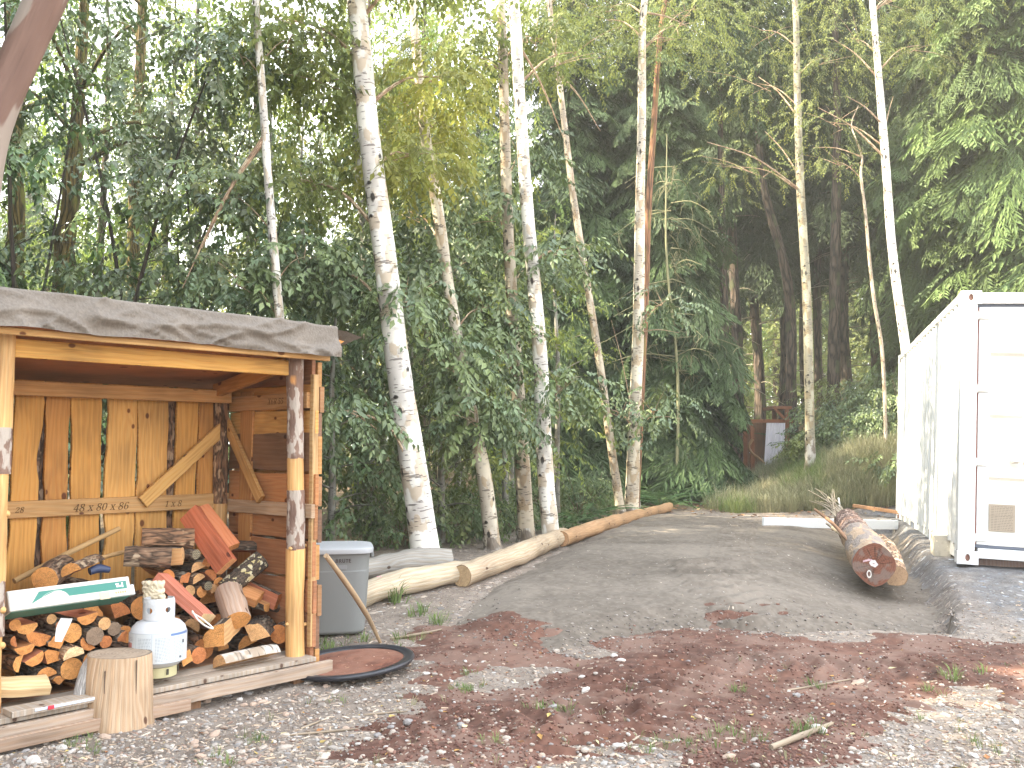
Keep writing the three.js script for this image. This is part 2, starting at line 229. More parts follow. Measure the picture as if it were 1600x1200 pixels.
// plank standing along y from 0 to len, width along x, thickness along z; live edges where wavy > 0
function plank(len, w, th, o = {}) {
  const { wl = 0, wr = 0, seed = 1, bevel = .003 } = o, n = wl || wr ? 26 : 1, s = new THREE.Shape();
  const L = k => -w / 2 + wl * 2 * (fbm(k * 4 * len / n * 1.2 + seed * 3.1, seed, 181, 3) - .5), Q = k => w / 2 + wr * 2 * (fbm(k * 4 * len / n * 1.2 + seed * 7.7, seed + 9, 183, 3) - .5);
  s.moveTo(L(0) + bevel, bevel); s.lineTo(Q(0) - bevel, bevel); for (let k = 1; k < n; k++) s.lineTo(Q(k) - bevel, k / n * len); s.lineTo(Q(n) - bevel, len - bevel); s.lineTo(L(n) + bevel, len - bevel); for (let k = n - 1; k > 0; k--) s.lineTo(L(k) + bevel, k / n * len);
  const g = new THREE.ExtrudeGeometry(s, { depth: th - 2 * bevel, bevelEnabled: true, bevelThickness: bevel, bevelSize: bevel, bevelSegments: 1, steps: 1, curveSegments: 1 }); g.translate(0, 0, -(th / 2 - bevel)); return uvShift(g, (seed * .37) % 1, (seed * .73) % 2);
}
function boxG(w, h, d, x = 0, y = 0, z = 0, r = .004) { const g = new RoundedBoxGeometry(w, h, d, 1, Math.min(r, w / 2.5, h / 2.5, d / 2.5)); const p = g.attributes.position, n = g.attributes.normal, u = g.attributes.uv; for (let i = 0; i < p.count; i++) { const ax = Math.abs(n.getX(i)), ay = Math.abs(n.getY(i)), az = Math.abs(n.getZ(i)); const X = p.getX(i), Y = p.getY(i), Z = p.getZ(i); if (az >= ax && az >= ay) u.setXY(i, X, Y); else if (ax >= ay) u.setXY(i, Z, Y); else u.setXY(i, X, Z); } g.translate(x, y, z); return g; }
// board lying along x
const board = (len, h, th, seed) => { const g = plank(len, h, th, { seed }); g.rotateZ(-Math.PI / 2); g.translate(-len / 2, 0, 0); return g; };

// ---------------------------------------------------------------- the firewood shed
const SU = V(.6657, 0, -.7462), SN = V(-.7462, 0, -.6657), SO = V(-2.49, 0, -4.70); // along the front, inwards, left front post
const shedRot = Math.atan2(.7462, .6657);
function shedHit(px, py, inset, x) { // where the ray through a pixel meets the plane `inset` behind the shed's front (or the plane x along its front): shed coordinates
  const r = ray(px, py), o = camera.position.clone().sub(SO), n = x === undefined ? SN : SU, c = x === undefined ? inset : x; const t = (c - o.dot(n)) / r.dot(n); const p = o.addScaledVector(r, t); return V(p.dot(SU), p.y, -p.dot(SN));
}
const toWorld = p => SO.clone().addScaledVector(SU, p.x).addScaledVector(SN, -p.z).setY(p.y);
const W1 = wood(.66, .335, .085), W2 = wood(.58, .27, .07), W3 = wood(.70, .38, .115), WD = wood(.30, .13, .06), WG = wood(.40, .34, .29), WB = wood(.22, .115, .06), WP = wood(.72, .52, .30), WR = wood(.50, .17, .085);
const shed = thing('firewood_shed', 'open firewood shed of live-edged boards with grey felt over its roof edge', 'shed', SO);
shed.rotation.y = shedRot;
// posts
function post(x, z, y0, y1, r, mats, seed, lean = 0) {
  // peeled stretches and stretches that keep their bark, end to end
  const P = y => V(x + lean * (y - y0) + .012 * (fbm(y * 2, seed, seed, 2) - .5), y, z + .012 * (fbm(y * 2, seed + 5, seed, 2) - .5));
  for (const [a, b, m, k] of mats) { const pts = [], rad = [], n = Math.max(3, Math.ceil((b - a) / .08)); for (let i = 0; i <= n; i++) { const y = mix(a, b, i / n); pts.push(P(y)); rad.push(r * k * (1.06 - .10 * (y - y0) / (y1 - y0))); } const t = tube(pts, rad, { seg: 14, rings: n * 2, noise: .16, seed, ns: 2, vScale: 1 }); const g = t.side; const u = g.attributes.uv; for (let i = 0; i < u.count; i++) u.setX(i, u.getX(i) * 2 * Math.PI * r); mesh('post', mergeGeometries([g, ...t.caps]), m, shed); }
}
const mPeel = wood(.74, .44, .18, { roughness: .6 }), mPostBark = std({ map: rep(texture(256, 512, (u, v) => { const n = fbm(u * 6, v * 8, 311, 4, 6, 8), p = sstep(.52, .62, fbm(u * 12, v * 12, 313, 4, 12, 12)), o = sstep(.62, .68, fbm(u * 4, v * 5, 315, 3, 4, 5)); return lerp3(lerp3(lerp3([.13, .075, .055], [.27, .17, .125], n), [.46, .40, .34], p * .8), [.62, .30, .10], o); }), 2.5, 1.25), bumpMap: barkBump, bumpScale: .004, roughness: .9 });
post(1.74, 0, .13, 1.98, .054, [[.13, .80, mPeel, 1.05], [.795, 1.16, mPostBark, 1.06], [1.155, 1.36, mPeel, .98], [1.355, 1.98, mPostBark, 1.0]], 3, -.02);
post(-.025, 0, .0, 2.0, .052, [[.0, .52, mPeel, 1], [.515, .78, mPostBark, 1.05], [.775, 1.30, mPeel, 1], [1.295, 1.52, mPostBark, 1.05], [1.515, 2.0, mPeel, 1]], 5, .01);
post(1.72, -.86, .1, 1.83, .05, [[.1, .75, mPostBark, 1], [.745, 1.05, mPeel, .98], [1.045, 1.83, bark(1.5, 1.1, .8), 1]], 7);
post(-.02, -.86, .1, 1.83, .05, [[.1, 1.83, mPostBark, 1]], 9);
for (const [y, s, a] of [[.33, 1, .3], [.805, 1, 2.8], [.815, .8, .2], [.345, .9, 3.2]]) { const k = new THREE.SphereGeometry(.017 * s, 8, 6); k.scale(1.3, .8, 1); k.translate(1.74 + .057 * Math.cos(a), y, .055 * Math.sin(a)); mesh('knot', k, mPeel, shed); }
for (const [y, a] of [[.47, .5], [.64, .7], [1.10, .4]]) { const k = new THREE.SphereGeometry(.018, 8, 6); k.translate(-.025 + .052 * Math.cos(a), y, .052 * Math.sin(a)); mesh('knot', k, mPeel, shed); }
// floor: boards, front rim board, blocks
for (let k = 0; k < 7; k++) { const g = board(1.86, .138, .028, 20 + k); g.rotateX(-Math.PI / 2); g.translate(.87 + .015 * (k % 2), .135 + .002 * (k % 3), .06 - k * .145); mesh('floor_board', g, k < 2 ? WG : WB, shed); }
{ const g = board(1.95, .075, .035, 31); g.translate(.92, .083, .155); mesh('rim_board', g, wood(.40, .31, .25), shed); const g2 = board(1.0, .06, .03, 33); g2.translate(.42, .048, .20); mesh('rim_board', g2, wood(.34, .24, .18), shed); }
for (const x of [.1, .98, 1.7]) { const g = boxG(.11, .12, .14, x, -.012, .05); mesh('support_block', g, WB, shed); const g2 = boxG(.11, .12, .14, x, -.012, -.7); mesh('support_block', g2, WB, shed); }
// front beam and the battens under the roof
{ const g = board(1.72, .092, .045, 41); g.translate(.86, 1.915, -.012); mesh('beam', g, wood(.70, .38, .10), shed); }
{ const g = board(1.80, .085, .045, 43); g.translate(.85, 1.765, -.80); mesh('beam', g, wood(.60, .32, .12), shed); }
for (const x of [.02, 1.655]) { const g = board(.80, .085, .045, 45); g.rotateY(Math.PI / 2); g.rotateX(-.17); g.translate(x, 1.872, -.43); mesh('rafter', g, W2, shed); }
// roof deck, fascia, felt
const roofY = z => 2.03 + (z - .17) * .135;
{ const g = new THREE.BoxGeometry(2.06, .022, 1.36); g.translate(.815, 0, 0); g.rotateX(-.135); const p = g.attributes.position, u = g.attributes.uv; for (let i = 0; i < p.count; i++) u.setXY(i, p.getZ(i), p.getX(i)); g.translate(0, roofY(-.50) - .0, -.50); mesh('roof_deck', g, wood(.46, .19, .08), shed); }
{ const g = board(2.05, .034, .03, 51); g.translate(.815, 1.977, .165); mesh('fascia', g, wood(.66, .38, .15), shed); const g2 = board(2.03, .12, .03, 52); g2.translate(.815, 2.088, .155); mesh('fascia', g2, W2, shed); }
const feltN = (u, v) => fbm(u * 90, v * 90, 201, 2, 90, 90);
const feltMap = texture(512, 512, (u, v) => { const s = fbm(u * 5, v * 5, 203, 4, 5, 5), k = .7 + .4 * feltN(u, v) + .5 * (s - .5); return [.150 * k, .122 * k, .096 * k]; });
const mFelt = std({ map: feltMap, bumpMap: gray(512, 512, (u, v) => feltN(u, v)), bumpScale: .002, roughness: .62, side: THREE.DoubleSide });
{ // felt: lies on the roof, rolls over its front edge and hangs down in creases
  const nx = 190, prof = []; for (let k = 0; k <= 11; k++) prof.push([-1.15 + k * .1185, 0]); for (let k = 1; k <= 7; k++) { const a = k / 7 * Math.PI / 2; prof.push([.175 + .022 * Math.sin(a), -.022 * (1 - Math.cos(a))]); } for (let k = 1; k <= 14; k++) prof.push([.197 + .0015 * k, -.022 - k * .0125]);
  const P = [], U = [], I = []; const nv = prof.length; let L = 0; const ridge = (x, y, s) => 1 - 2 * Math.abs(fbm(x, y, s, 2) - .5);
  for (let j = 0; j < nv; j++) { if (j) L += Math.hypot(prof[j][0] - prof[j - 1][0], prof[j][1] - prof[j - 1][1]); for (let i = 0; i <= nx; i++) { const x = mix(-.2, 1.885, i / nx), hang = clamp(-prof[j][1] / .19), lip = sstep(.0, .18, prof[j][0]); let y = prof[j][1], z = prof[j][0]; const r1 = Math.pow(ridge(x * 3.2 + hang * 1.3, hang * 1.1 + 3, 207), 5), r2 = Math.pow(ridge(x * 5.5 - hang * 2.4, hang * 1.7 + 8, 209), 6), wv = fbm(x * 2.4 + hang * .4, hang * .8, 211, 2) - .5; z += lip * (hang > .02 ? (.05 * wv + .028 * r1 + .022 * r2) * (.35 + hang) : .012 * wv); y += .016 * (fbm(x * 1.8, 5, 212, 3) - .5) - hang * .022 * (fbm(x * 3, 9, 213, 3) - .5) + (1 - hang) * lip * .012 * r1; const top = (z < .05 ? 2.185 + (z - .05) * .135 : 2.185); P.push(x, top + y, z); U.push(x / .8, L / .8); } }
  for (let j = 0; j < nv - 1; j++) for (let i = 0; i < nx; i++) { const a = j * (nx + 1) + i, b = a + 1, c = a + nx + 1, d = c + 1; I.push(a, c, b, b, c, d); }
  const g = new THREE.BufferGeometry(); g.setAttribute('position', new THREE.Float32BufferAttribute(P, 3)); g.setAttribute('uv', new THREE.Float32BufferAttribute(U, 2)); g.setIndex(I); g.computeVertexNormals(); mesh('roof_felt', g, mFelt, shed);
}
{ // felt-covered sheet that sticks out past the right end of the roof, its corner tipped up
  const C = [[1.84, 2.178, .17], [2.215, 2.150, .03], [1.955, 2.025, -.10], [1.80, 2.03, .0]], n = 10, P = [], U = [], I = [];
  for (let j = 0; j <= n; j++) for (let i = 0; i <= n; i++) { const u = i / n, v = j / n, p = [0, 1, 2].map(k => mix(mix(C[0][k], C[1][k], u), mix(C[3][k], C[2][k], u), v)); P.push(p[0], p[1] + .02 * (fbm(u * 3, v * 3, 217, 2) - .5), p[2] + .03 * (fbm(u * 4, v * 2, 219, 2) - .5)); U.push(u * .4, v * .3); }
  for (let j = 0; j < n; j++) for (let i = 0; i < n; i++) { const a = j * (n + 1) + i; I.push(a, a + n + 1, a + 1, a + 1, a + n + 1, a + n + 2); }
  const g = new THREE.BufferGeometry(); g.setAttribute('position', new THREE.Float32BufferAttribute(P, 3)); g.setAttribute('uv', new THREE.Float32BufferAttribute(U, 2)); g.setIndex(I); g.computeVertexNormals(); mesh('roof_flap', g, mFelt, shed);
  const s = new THREE.Shape(); s.moveTo(0, 0); s.lineTo(.17, .075); s.lineTo(.02, .085); s.closePath(); const b = new THREE.ExtrudeGeometry(s, { depth: .018, bevelEnabled: false }); b.rotateY(.35); b.translate(1.885, 2.035, .09); mesh('roof_board', b, W2, shed);
}
// back wall: upright live-edged boards
{
  const zb = -.905, E = [[14, 56], [71, 107], [115, 161], [165, 210], [216, 262], [271, 304], [309, 340]];
  E.forEach(([a, b], k) => { const x0 = shedHit(a, 700, -zb).x, x1 = shedHit(b, 700, -zb).x; const g = plank(1.72, x1 - x0, .025, { seed: 60 + k, wl: .012 + .01 * (k % 2), wr: .012 + (k === 0 ? .018 : 0) }); g.rotateZ(.006 * ((k * 7) % 5 - 2)); g.translate((x0 + x1) / 2, .10, zb - .004 * (k % 2)); mesh('wall_board', g, [W1, W2, W1, W3, W3, W1, W2][k], shed); });
  const g = plank(1.7, .11, .03, { seed: 77, wl: .012, wr: .012 }); g.translate(shedHit(64, 700, .95).x, .1, -.95); mesh('wall_board', g, bark(1.2, 1, .9), shed);
  const g2 = plank(1.7, .07, .03, { seed: 78, wl: .01, wr: .01 }); g2.translate(shedHit(267, 700, .95).x, .1, -.95); mesh('wall_board', g2, bark(1.3, 1, .8), shed);
  const a = shedHit(15, 792, .875), c = shedHit(345, 786, .875); const rail = board(c.x - a.x + .1, .098, .03, 81); rail.translate((a.x + c.x) / 2, (a.y + c.y) / 2 + .0, -.872); const rm = mesh('rail', rail, wood(.56, .33, .14), shed);
  const b0 = shedHit(232, 775, .85), b1 = shedHit(343, 672, .85); const bl = b0.distanceTo(b1), br = board(bl + .12, .085, .028, 83); br.rotateZ(Math.atan2(b1.y - b0.y, b1.x - b0.x)); br.translate((b0.x + b1.x) / 2, (b0.y + b1.y) / 2, -.838); mesh('brace', br, wood(.62, .36, .12), shed);
  // carpenter's handwriting on the rail
  write('48 x 80 x 86', .36, .07, shedHit(158, 792, .855).setZ(-.8545), 0, .38); write('1 x 8', .14, .06, shedHit(270, 787, .855).setZ(-.8545), 0, .4); write('28', .07, .05, shedHit(30, 797, .855).setZ(-.8545), 0, .4);
}
function write(txt, w, h, p, ry, a, parent = shed) {
  const c = document.createElement('canvas'); c.width = 512; c.height = Math.round(512 * h / w); const x = c.getContext('2d'); x.clearRect(0, 0, c.width, c.height); x.fillStyle = `rgba(40,26,16,1)`; let fs = c.height * .9; x.font = `italic ${Math.round(fs)}px serif`; const mw = x.measureText(txt).width; if (mw > c.width * .96) { fs *= c.width * .96 / mw; x.font = `italic ${Math.round(fs)}px serif`; } x.textBaseline = 'middle'; x.textAlign = 'center'; x.fillText(txt, c.width / 2, c.height / 2);
  const t = new THREE.CanvasTexture(c); t.colorSpace = THREE.SRGBColorSpace; const g = new THREE.PlaneGeometry(w, h); g.rotateY(ry); g.translate(p.x, p.y, p.z); const m = mesh('handwriting', g, std({ map: t, transparent: true, opacity: .55 + a * .5, roughness: 1 }), parent); return m;
}
// right wall: level slabs outside the post, their ends showing past it
{
  const xw = 1.812, len = .93; const slabs = [[1.905, .16, WD, 0], [1.745, .15, W2, .02], [1.585, .15, wood(.66, .36, .11), .03], [1.395, .235, WB, .01], [1.165, .19, wood(.48, .21, .08), .045], [.955, .21, wood(.42, .19, .08), .035], [.725, .215, wood(.40, .17, .075), .03], [.50, .19, wood(.44, .19, .09), .04], [.30, .20, wood(.38, .17, .08), .03], [.13, .14, WD, .02]];
  slabs.forEach(([y, h, m, o], k) => { const g = plank(len + o, h, .028, { seed: 90 + k, wl: .010, wr: .010 }); g.rotateZ(-Math.PI / 2); g.rotateY(Math.PI / 2); g.translate(xw + .004 * (k % 3), y, .05 + o); mesh('wall_slab', g, m, shed);
    const hb = plank(len + .02, h * 1.02, .034, { seed: 120 + k, wl: .012, wr: .012 }); hb.rotateZ(-Math.PI / 2); hb.rotateY(Math.PI / 2); hb.translate(xw + .044 + .006 * ((k * 5) % 3), y - .02, .055 + .012 * (k % 2)); mesh('wall_slab', hb, [wood(.48, .25, .09), wood(.36, .19, .09), wood(.22, .12, .075)][k % 3], shed); });
  const bt = plank(1.68, .042, .035, { seed: 141, wl: .004, wr: .006 }); bt.translate(1.812, .20, .06); mesh('batten', bt, wood(.50, .32, .15), shed);
  const r1 = board(.92, .10, .028, 143); r1.rotateY(Math.PI / 2); r1.translate(1.785, 1.72, -.42); mesh('rail', r1, wood(.50, .27, .11), shed);
  const r2 = board(1.0, .085, .03, 144); r2.rotateY(Math.PI / 2); r2.translate(1.785, 1.03, -.40); mesh('rail', r2, wood(.48, .33, .22), shed);
  const v1 = plank(1.55, .15, .02, { seed: 146, wl: .008, wr: .01 }); v1.rotateY(-Math.PI / 2); v1.translate(1.798, .25, -.66); mesh('wall_board', v1, wood(.50, .24, .08), shed);
  const b0 = shedHit(352, 655, 0, 1.76), b1 = shedHit(406, 775, 0, 1.76), bl = Math.hypot(b1.y - b0.y, b1.z - b0.z), br = board(bl + .06, .075, .028, 147); br.rotateY(-Math.PI / 2); br.rotateX(-Math.atan2(b1.y - b0.y, b1.z - b0.z)); br.translate(1.755, (b0.y + b1.y) / 2, (b0.z + b1.z) / 2); mesh('brace', br, wood(.56, .31, .11), shed);
  write('X6R 55', .30, .06, V(1.7695, 1.722, -.30), -Math.PI / 2, .4);
}
// left wall, seen edge on
for (let k = 0; k < 6; k++) { const g = plank(1.75, .145, .025, { seed: 150 + k, wl: .01, wr: .01 }); g.rotateY(Math.PI / 2); g.translate(-.09, .08, .0 - .15 * k); mesh('wall_board', g, k % 2 ? W1 : W2, shed); }

// ---------------------------------------------------------------- firewood
const ENDS = [endMat(.64, .28, .085), endMat(.70, .34, .11), endMat(.58, .23, .07), endMat(.64, .37, .17), endMat(.52, .19, .065)], ENDG = endMat(.24, .17, .12);
const SPL = [wood(.62, .31, .13), wood(.55, .25, .10), wood(.70, .42, .20), wood(.56, .20, .11), wood(.64, .25, .15)];
const BARKS = [bark(), bark(1.3, 1.1, .95), bark(.8, .75, .7), bark(1.7, 1.3, 1.0)];
const lichenF = (u, v) => sstep(.56, .62, fbm(u * 9, v * 9, 221, 3, 9, 9));
const mLichen = std({ map: rep(texture(256, 256, (u, v) => { const f = barkF(u, v); return lerp3(lerp3([.03, .024, .02], [.12, .085, .06], clamp(f.r * 2)), lerp3([.55, .52, .40], [.52, .42, .16], vn(u * 8, v * 8, 5, 8, 8)), lichenF(u, v)); }), 5, 5), roughness: 1 });
const mBirchLog = std({ map: birchMap, color: rgb(.62, .58, .55), roughness: .9 });
// cross sections: list of [x, y, isBark]
function section(kind, r, q) {
  const S = []; const n = k => 1 + .14 * (q() - .5) * k;
  if (kind === 'round') for (let i = 0; i < 18; i++) { const a = i / 18 * Math.PI * 2; S.push([Math.cos(a) * r * n(.7), Math.sin(a) * r * n(.7), 1]); }
  else if (kind === 'half') { for (let i = 0; i <= 10; i++) { const a = i / 10 * Math.PI; S.push([Math.cos(a) * r * n(1), Math.sin(a) * r * .95 * n(1) - r * .35, i < 10 ? 1 : 0]); } S.push([-r * .3, -r * .35 + r * .1 * (q() - .5), 0]); S.push([r * .3, -r * .35 + r * .1 * (q() - .5), 0]); }
  else if (kind === 'wedge') { for (let i = 0; i <= 7; i++) { const a = Math.PI * (.5 - .3) + i / 7 * Math.PI * .6; S.push([Math.cos(a) * r * 1.3 * n(1), Math.sin(a) * r * 1.3 * n(1) - r * .6, i < 7 ? 1 : 0]); } S.push([-r * .1, -r * .75, 0]); }
  else { const w = r, h = r * .42; for (const [x, y] of [[w, h], [.3 * w, h * 1.15], [-.4 * w, h * .9], [-w, h * .75], [-w * .96, -h], [-.2 * w, -h * 1.1], [.5 * w, -h * .92], [w * 1.02, -h * .9]]) S.push([x * n(.8), y * n(.8), 0]); }
  return S;
}
function billet(o) { // pos: centre of the near end (shed coordinates), dir: from near end to far end
  const { kind = 'round', r, len = .4, pos, dir = V(0, 0, -1), roll = 0, end = pick(ENDS), bk = pick(BARKS), sp = pick(SPL), label, group, seed = Math.floor(R() * 1e6) } = o;
  const q = rng(seed), S = section(kind, r, q), n = S.length, rings = 4, t = thing('firewood_log', label, 'firewood log', [0, 0, 0], group);
  const d = dir.clone().normalize(), up = Math.abs(d.y) > .9 ? V(0, 0, 1) : V(0, 1, 0), X = d.clone().cross(up).normalize(), Y = X.clone().cross(d).normalize();
  t.quaternion.setFromRotationMatrix(new THREE.Matrix4().makeBasis(X.clone().multiplyScalar(1), Y, d.clone().negate()));
  const w = toWorld(pos); const base = new THREE.Quaternion().setFromAxisAngle(V(0, 1, 0), shedRot); if (!o.world) { t.position.copy(w); t.quaternion.premultiply(base); } else t.position.copy(pos);
  const c = Math.cos(roll), s = Math.sin(roll), off = [...Array(rings + 1)].map((_, k) => [(q() - .5) * r * .1, (q() - .5) * r * .1, 1 + (q() - .5) * .08]);
  const pt = (i, k) => { const [x, y] = S[i % n], [ox, oy, sc] = off[k]; const xx = x * sc * c - y * sc * s + ox, yy = x * sc * s + y * sc * c + oy; return [xx, yy, -k / rings * len]; };
  const tilt = (q() - .5) * .12 * r;
  const build = (flag) => { const P = [], U = [], I = []; let v = 0, per = 0; for (let i = 0; i < n; i++) { const e = Math.hypot(S[(i + 1) % n][0] - S[i][0], S[(i + 1) % n][1] - S[i][1]); if (S[i][2] === flag) { for (let k = 0; k <= rings; k++) for (const j of [i, i + 1]) { P.push(...pt(j, k)); U.push(per + (j > i ? e : 0) + seed % 7 * .13, k / rings * len + seed % 5 * .21); } for (let k = 0; k < rings; k++) { const a = v + k * 2; I.push(a, a + 2, a + 1, a + 1, a + 2, a + 3); } v += (rings + 1) * 2; } per += e; } if (!P.length) return null; let g = new THREE.BufferGeometry(); g.setAttribute('position', new THREE.Float32BufferAttribute(P, 3)); g.setAttribute('uv', new THREE.Float32BufferAttribute(U, 2)); g.setIndex(I); g.computeVertexNormals(); return g; };
  const gb = build(1), gs = build(0); if (gb) mesh('bark', gb, bk, t); if (gs) mesh('split_face', gs, sp, t);
  for (const k of [0, rings]) { const P = [], U = [], I = []; let cx = 0, cy = 0; for (let i = 0; i < n; i++) { const p = pt(i, k); cx += p[0] / n; cy += p[1] / n; } const z = k ? -len : .004; P.push(cx, cy, z); U.push(.5, .5); for (let i = 0; i <= n; i++) { const p = pt(i, k); P.push(p[0], p[1], p[2]); U.push(.5 + .49 * (p[0] - cx) / r / 1.15, .5 + .49 * (p[1] - cy) / r / 1.15); } for (let i = 1; i <= n; i++) k ? I.push(0, i + 1, i) : I.push(0, i, i + 1); const g = new THREE.BufferGeometry(); g.setAttribute('position', new THREE.Float32BufferAttribute(P, 3)); g.setAttribute('uv', new THREE.Float32BufferAttribute(U, 2)); g.setIndex(I); g.computeVertexNormals(); mesh('cut_end', g, end, t); }
  return t;
}
const Z5 = (x, y) => [x / 4.287, 860 + y / 4.287], Z6 = (x, y) => [200 + x / 4.285, 780 + y / 4.285];
// the left stack: cut ends facing out
{
  const STK = ['flat half-split log at the top left of the stack, its round side down', 'wide half-split log just left of the white plastic scrap', 'round log right of the white plastic scrap', 'largest log end touching the underside of the carton, near its middle', 'small bright round log right of the log touching the carton', 'small brown-grey round log at the right end of the upper stack', 'small round log under the brown-grey one at the right of the stack', 'half-split log below the grey weathered end', 'wedge of split wood straight below the white plastic scrap', 'flat dark half-split log third from the top at the left of the stack', 'big half-split log in the middle left of the stack', 'dark reddish wedge in the middle of the stack', 'upright pale half-split log at the far left of the stack', 'half-split log at the bottom of the stack left of the chopping block', 'big round log low in the stack beside the chopping block', 'narrow half log at the left border of the stack', 'split wedge between the stack and the gas cylinder', 'wedge at the foot of the stack beside the pale lying log', 'round log mostly hidden behind the left of the chopping block', 'half-split log hidden behind the middle of the chopping block', 'half-split log low behind the chopping block', 'round log low between the chopping block and the gas cylinder', 'lowest wedge behind the chopping block', 'wedge behind the left flank of the gas cylinder', 'small round log in the top left corner under the carton', 'half log under the carton right above the plastic scrap', 'smallest round log tucked under the left half of the carton'];
  const g = 'cut logs stacked under the white and green box', lab = { round: 'round log with orange cut end stacked under the white and green box', half: 'half-split log with orange cut end stacked under the white and green box', wedge: 'wedge of split wood stacked under the white and green box' };
  const gs = k => `${k === 'half' ? 'half-split' : k === 'wedge' ? 'wedge-split' : 'round'} logs stacked under the white and green box`;
  const L = [[185, 520, 72, 'half', 3.2], [262, 585, 88, 'half', -.35 + Math.PI], [485, 550, 66, 'round', 0], [585, 458, 68, 'half', 3.3], [700, 490, 44, 'round', 0], [765, 528, 46, 'round', 0, ENDG], [710, 612, 42, 'round', 0], [585, 632, 58, 'half', 2.4], [392, 612, 66, 'wedge', .4], [165, 665, 62, 'half', 3.3], [235, 732, 68, 'half', 3.6], [350, 715, 68, 'wedge', -.5], [120, 758, 56, 'half', 1.3], [305, 830, 70, 'half', .2], [480, 790, 72, 'round', 0], [93, 612, 40, 'half', 1.8], [825, 580, 46, 'wedge', .7], [400, 868, 44, 'wedge', 0], [620, 745, 66, 'round', 0], [745, 700, 55, 'half', .4], [690, 840, 60, 'half', 0], [800, 800, 55, 'round', 0], [560, 900, 50, 'wedge', 0], [860, 690, 55, 'wedge', 1], [100, 500, 40, 'round', 0], [400, 500, 40, 'half', 1], [345, 460, 34, 'round', 0]];
  for (const [x, y, rpx, kind, roll, end] of L) { const inset = .10 + .035 * R(); const p = shedHit(...Z5(x, y), inset), d = toWorld(p).sub(camera.position).dot(fwd); billet({ kind, r: rpx / 4.287 * d / FOCAL, len: rr(.38, .46), pos: p, dir: V(rr(-.05, .05), rr(-.03, .03), -1), roll, end, label: STK.shift() }); }
  billet({ kind: 'round', r: 62 / 4.287 * 4.95 / FOCAL, len: .42, pos: shedHit(...Z5(635, 575), .10), end: ENDG, bk: BARKS[2], label: 'grey weathered round log in the middle of the stack left of the gas cylinder' });
  billet({ kind: 'half', r: .055, len: .3, pos: shedHit(...Z5(495, 688), .07), roll: .2, end: endMat(.78, .55, .32), label: 'pale half-split log lowest but one behind the chopping block' });
  billet({ kind: 'slab', r: .06, len: .24, pos: shedHit(...Z5(320, 900), .05), dir: V(-1, .10, -.12), roll: .3, end: ENDS[3], sp: WP, label: 'pale split log lying sideways on the floor at the foot of the stack' });
  // a second row behind
  for (let k = 0; k < 10; k++) billet({ kind: 'round', r: .065, len: .34, pos: V(.08 + (k % 5) * .15, .22 + Math.floor(k / 5) * .14, -.5), label: 'log in the back row behind the left stack', group: 'logs in the back row of the left stack' });
}
